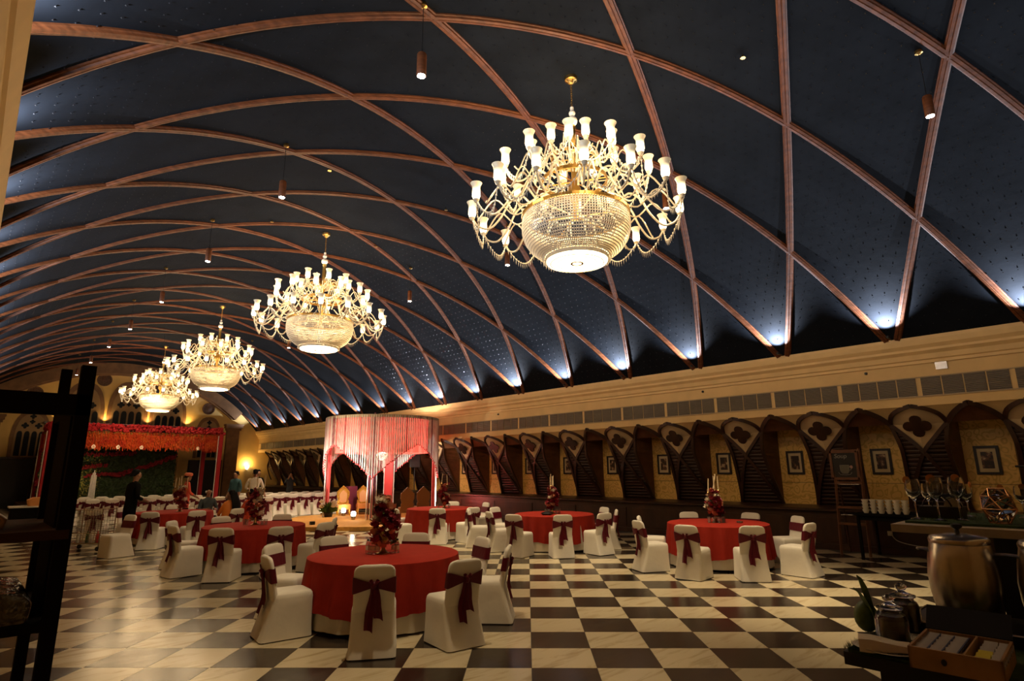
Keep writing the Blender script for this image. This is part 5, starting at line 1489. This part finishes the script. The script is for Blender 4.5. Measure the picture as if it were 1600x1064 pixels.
# wooden tea box
Rb = Matrix.Rotation(rad(4), 3, 'Z')
t = thing('tea_box', 'shallow wooden tea box with sachets and an open glass lid', 'box', (3.52, .725, .884), rad(2)); t.scale = (1, .74, 1)
bx = MB()
for (cx, cy, sx, sy) in ((-.20, 0, .014, .46), (.20, 0, .014, .46), (0, .223, .414, .014), (0, -.223, .414, .014), (0, -.05, .39, .010)): bx.box((cx, cy, .045), (sx, sy, .09))
bx.box((0, 0, .006), (.41, .45, .012)); bx.build('tray', 'box_wood', t)
MB().tube([(-.208, 0.05, .045), (-.212, .05, .045)], .014, 10).build('stud', 'black_paint', t)
ld = MB(); Rl = Matrix.Rotation(rad(-62), 3, 'Y'); ld.box((.205 + .045, 0, .09 + .05), (.008, .46, .13), Matrix.Rotation(rad(42), 3, 'Y')); ld.build('glass_lid', 'black_paint', t)
sm_ = {k: MB().box((0, 0, 0), (.055, .070, .012)).mesh('tea_sachet', k) for k in ('sachet', 'sachet_yellow', 'sachet_blue')}
for c in range(6):
    for r in range(6):
        y = .180 - c * .076; x = -.165 + r * .062
        col = 'sachet' if c < 3 else ('sachet_yellow' if c == 4 and r < 3 else ('sachet' if c > 3 else 'sachet_blue'))
        if c == 3: continue
        s = tag(link('tea_sachet', sm_[col], None, Vector((3.52, .725, .884 + .068)) + Matrix.Rotation(rad(2), 3, 'Z') @ Vector((x, y * .74, .002 * (r % 2))), (0, rad(-14), rad(2))), '%s tea sachet, %s row, %s column of the wooden tea box' % ('yellow' if col == 'sachet_yellow' else 'white', ORD[r], ORD[c]), 'tea sachet', 'tea sachets, ' + col); s.scale = (1, .74, 1)
for c in range(3):
    st_ = MB().box((0, .180 - c * .076 - .038, .078), (.37, .008, .006)); st_.build('divider', 'sachet_blue', t)
def jar(x, y, label, s=1.0):
    t = thing('glass_jar', label, 'jar', (x, y, .884)); t.scale = (s, s, s)
    MB().lathe([(.075, 0), (.085, .01), (.086, .13), (.072, .165), (.058, .175), (.058, .19), (.05, .19), (.05, .17), (.078, .13), (.078, .012), (.01, .008)], 24).build('jar_glass', 'clear_glass', t, True)
    MB().lathe([(.06, .014), (.0765, .02), (.0765, .132), (.066, .155), (.01, .15)], 20).build('contents', 'jam_dark', t, True)
    l = MB(); l.lathe([(.05, .186), (.07, .192), (.07, .202), (.03, .215), (.018, .225), (.03, .24), (.03, .255), (.012, .268)], 20); l.build('lid', 'clear_glass', t, True)
jar(3.66, 1.04, 'front lidded glass jar of dark preserve', .9); jar(3.98, 1.06, 'rear lidded glass jar of dark preserve', .95)
t = thing('napkin_plate', 'white oval plate holding folded napkins by the counter corner', 'plate', (3.49, 1.04, .884), rad(70))
MB().loft([[(r * 1.3 * cos(2 * pi * j / 28), r * sin(2 * pi * j / 28), z) for j in range(28)] for r, z in ((.05, .0), (.085, .006), (.115, .016), (.110, .018), (.08, .010), (.02, .008))]).build('plate', 'ceramic', t, True)
nk_ = tag(MB().loft([[(x_, y_ * .62, z_ + .010 * sin(20 * x_ + l)) for x_, y_ in [(-.11, -.09), (-.055, -.095), (0, -.09), (.055, -.095), (.11, -.09), (.11, .09), (.055, .085), (0, .09), (-.055, .085), (-.11, .09)]] for l, z_ in enumerate((.012, .03, .045, .055))]).build('napkin_stack', 'paper', None, False, (3.47, 1.03, .884)), 'stack of white paper napkins on the oval plate', 'napkins')
nk_.rotation_euler = (0, 0, rad(-72))
tag(MB().lathe([(.03, 0), (.065, .004), (.075, .012), (.07, .014), (.03, .007)], 24).build('saucer', 'ceramic', None, True, (3.83, .985, .884)), 'small white saucer behind the front jar', 'saucer')
tag(MB().lathe([(.035, 0), (.05, .01), (.085, .07), (.08, .07), (.045, .015)], 24).build('white_bowl', 'ceramic', None, True, (3.60, .30, .884)), 'white bowl at the lower right corner of the picture', 'bowl')
t = thing('leafy_sprig', 'broad green leaf and bud standing behind the front jar', 'plant', (3.80, 1.15, .884))
for k, (a, L_len, w_, up) in enumerate(((2.2, .16, .05, .22), (1.3, .20, .035, .10), (2.9, .22, .02, .30))):
    u_ = Vector((cos(a), sin(a), 0)); sd = Vector((-sin(a), cos(a), 0)); rows = []
    for q in range(6):
        f = q / 5; c_ = u_ * L_len * f * .6 + Vector((0, 0, .02 + up * sin(f * 1.5))); ww = w_ * sin(pi * min(.97, f * .9 + .08)); rows.append([c_ + sd * ww, c_ + Vector((0, 0, -.012)), c_ - sd * ww])
    MB().loft(rows, False, False, closed=False).build('leaf', 'leaf_green', t, True)
MB().ball((.0, .05, .085), .062, 12, 8, (1, 1, 1.3)).build('bud', 'leaf_green', t, True)

# ---- raised bar behind the urns with grass, glasses and lantern
br = thing('bar_counter', 'raised dark bar with a pale stone edge behind the steel urns', 'counter', (0, 0, 0))
MB().box((5.35, -.30, 1.375), (1.35, 3.1, .05)).build('stone_top', 'marble_edge', br); MB().box((5.45, -.60, .675), (1.05, 2.7, 1.35)).build('bar_body', 'black_paint', br)
g2 = tag(MB().box((5.40, .55, 1.408), (1.15, 1.30, .014)).build('grass_runner', 'grass_mat'), 'green grass runner on the raised bar under the wine glasses', 'grass mat')
gr = MB()
for i in range(4200):
    x, y = rn.uniform(4.83, 5.95), rn.uniform(-.08, 1.19); a = rn.uniform(0, 6.3); h = rn.uniform(.012, .028)
    gr.add([(x - .002, y, 1.413), (x + .002, y, 1.413), (x + .012 * cos(a), y + .012 * sin(a), 1.413 + h)], [(0, 1, 2)])
stuff(gr.build('grass_blades', 'grass_mat', g2))
def wine_tree():
    t = thing('wine_glass', 'x', 'wine glass', (0, 0, 0), 0, 'wine glasses on the bar')
    MB().lathe([(.042, 0), (.042, .003), (.008, .012), (.005, .03), (.005, .12), (.012, .135), (.040, .165), (.050, .205), (.046, .25), (.040, .275), (.038, .275), (.044, .25), (.047, .205), (.037, .168), (.008, .14)], 20, cap1=False).build('glass_body', 'clear_glass', t, True)
    MB().tube([(.036, 0, .27), (.040, .002, .27)], .026, 12).build('fruit_slice', 'amber', t)
    return t
w0 = wine_tree()
wl = [(5.02, 1.00, 1, 'leftmost large wine glass with a fruit slice on the raised bar'), (4.98, .86, 1.05, 'second large wine glass with a red slice on the raised bar'), (5.10, .76, 1.05, 'third large wine glass with an orange slice on the raised bar'),
      (5.50, 1.02, .85, 'smaller wine glass behind the leftmost one'), (5.45, .90, .85, 'smaller wine glass behind the second one'), (5.50, .78, .85, 'smaller wine glass behind the third one'),
      (5.35, .58, .8, 'short wine glass left of the copper lantern'), (5.60, .48, .8, 'short wine glass behind the copper lantern'), (5.20, .30, 1.15, 'tall wine glass above the copper lantern'), (5.25, .20, 1.15, 'tall wine glass right of the lantern'), (5.15, .02, 1.1, 'wine glass at the right edge of the picture')]
for i, (x, y, s, lb_) in enumerate(wl):
    o = w0 if i == 0 else copy_tree(w0)
    o.location = (x, y + .17, 1.416); o.scale = (s, s, s); o.rotation_euler = (0, 0, pi * .75 + i * .5); o['label'] = lb_
t = thing('copper_lantern', 'faceted glass lantern with copper edges on the raised bar', 'lantern', (4.98, .70, 1.416), .3)
lv = [[(r * cos(2 * pi * (j + o_) / 5), r * sin(2 * pi * (j + o_) / 5), z) for j in range(5)] for r, z, o_ in ((.055, 0, 0), (.095, .09, .5), (.085, .17, 0), (.045, .22, .5))]
lw = MB()
for i in range(3):
    for j in range(5):
        lw.tube([lv[i][j], lv[i + 1][j]], .004, 4); lw.tube([lv[i][(j + 1) % 5], lv[i + 1][j]], .004, 4)
for lp in lv: lw.tube(lp + [lp[0]], .004, 4)
lw.build('copper_edges', 'copper', t); MB().loft(lv).build('panes', 'clear_glass', t)
MB().add([lv[1][3], lv[2][3], lv[2][4], lv[1][4]], [(0, 1, 2, 3)]).build('bright_pane', 'copper', t)
t = thing('napkin_holder', 'black holder with white plates standing on the bar behind the glasses', 'holder', (5.25, 1.06, 1.416))
MB().box((0, 0, .04), (.14, .26, .08)).build('holder', 'black_paint', t)
for s in (-1, 1): MB().tube([(0, s * .03 + .09 * cos(a) * s, .06 + .10 * sin(a)) for a in [pi * q / 10 for q in range(11)]], .005, 5).build('hoop', 'black_steel', t)
for k in range(5): MB().loft([[(.0 + .011 * k + d, -.065 + .055 * cos(2 * pi * j / 16), .07 + .07 * sin(2 * pi * j / 16)) for j in range(16)] for d in (0, .004)]).build('plate', 'ceramic', t)
t = thing('black_tray', 'black serving tray with pale rim on the front of the bar', 'tray', (4.95, .10, 1.416), 0)
tr = MB()
for (cx, cy, sx, sy) in ((-.2, 0, .02, .8), (.2, 0, .02, .8), (0, .39, .42, .02), (0, -.39, .42, .02)): tr.box((cx, cy, .02), (sx, sy, .04))
tr.build('rim', 'marble_edge', t); MB().box((0, 0, .008), (.4, .78, .01)).build('base', 'black_paint', t)
t = thing('drink_rack', 'thin black rod rack standing on the bar at the far right', 'rack', (5.6, .30, 1.416))
for y in (.28, -.5): MB().tube([(0, y, 0), (0, y, .36)], .010, 6).build('upright', 'black_steel', t)
MB().tube([(0, .35, .36), (0, -.6, .36)], .008, 6).build('crossbar', 'steel', t)
for i, (x, y, lb_) in enumerate(((5.35, .66, 'amber drink tumbler left of the lantern'), (5.05, .16, 'amber drink tumbler right of the lantern'), (5.30, -.05, 'amber drink tumbler at the right end of the bar'))):
    t = thing('drink_tumbler', lb_, 'glass', (x, y + .14, 1.416), 0, 'amber drinks on the bar')
    MB().lathe([(.034, 0), (.04, .10), (.038, .10), (.032, .01)], 16).build('glass_body', 'clear_glass', t, True); MB().lathe([(.028, .012), (.034, .07), (.01, .07)], 14).build('drink', 'amber', t, True)

# ------------------------------------------------------------------ tall dark rack at the left front
mat('rack_black', (.008, .006, .005), .9, spec=.08); mat('rack_brown', (.05, .022, .010), .8, spec=.15)
rk = thing('tall_rack', 'tall dark rack with shelves cutting into the left edge of the picture', 'rack', (0, 0, 0))
RX, RYa, RYb = .325, 2.95, 3.72
for (x, y, w_, h) in ((RX, RYa, .050, 2.215), (RX - .005, RYb, .045, 2.30), (-.32, RYa, .05, 2.2), (-.32, RYb, .045, 2.2)):
    MB().box((x, y, h / 2), (w_, w_, h)).build('upright', 'rack_black', rk)
MB().box((.0, RYa, 2.05), (.70, .05, .085)).build('crossbeam', 'rack_black', rk); MB().box((RX - .005, (RYa + RYb) / 2, 2.06), (.04, RYb - RYa, .08)).build('crossbeam', 'rack_black', rk)
MB().box((RX - .01, RYa + .30, 1.60), (.03, .40, .86)).build('side_panel', 'rack_black', rk)
for z, m in ((1.545, 'rack_brown'), (1.215, 'rack_black'), (.55, 'rack_black')):
    MB().box((0, (RYa + RYb) / 2 - .0, z), (.68, RYb - RYa + .06, .035)).build('shelf', m, rk)
mat('cling_film', (.06, .05, .04), .12, spec=.9, bump=.9, bscale=22)
tag(MB().loft([rrect(.08, RYa + .25, z, hw, .26, .03) for z, hw in ((1.234, .18), (1.30, .185), (1.335, .16), (1.345, .10))]).build('wrapped_tray', 'cling_film', None, True), 'tray wrapped in clear film on the lower shelf of the tall rack', 'tray')
tag(MB().loft([rrect(.05, RYa + .3, z, hw, .12, .03) for z, hw in ((1.564, .10), (1.60, .11), (1.63, .07))]).build('bread_basket', 'box_wood', None, True), 'small brown basket on the upper shelf of the tall rack', 'basket')
# far buffet table with food at the left, seen through the rack
t = thing('far_buffet_table', 'dim buffet table seen through the tall rack', 'table', (2.0, 24.5, 0)); MB().box((0, 0, .74), (1.6, .8, .04)).build('table_top', 'white_cloth', t); MB().box((0, 0, .37), (1.5, .7, .70)).build('table_skirt', 'cloth_black', t)
tag(MB().loft([rrect(2.0, 24.4, z, hw, .22, .08) for z, hw in ((.762, .34), (.95, .38), (1.02, .25))]).build('gold_serving_box', 'throne_seat', None, True), 'golden brown serving box on the dim buffet table', 'box')
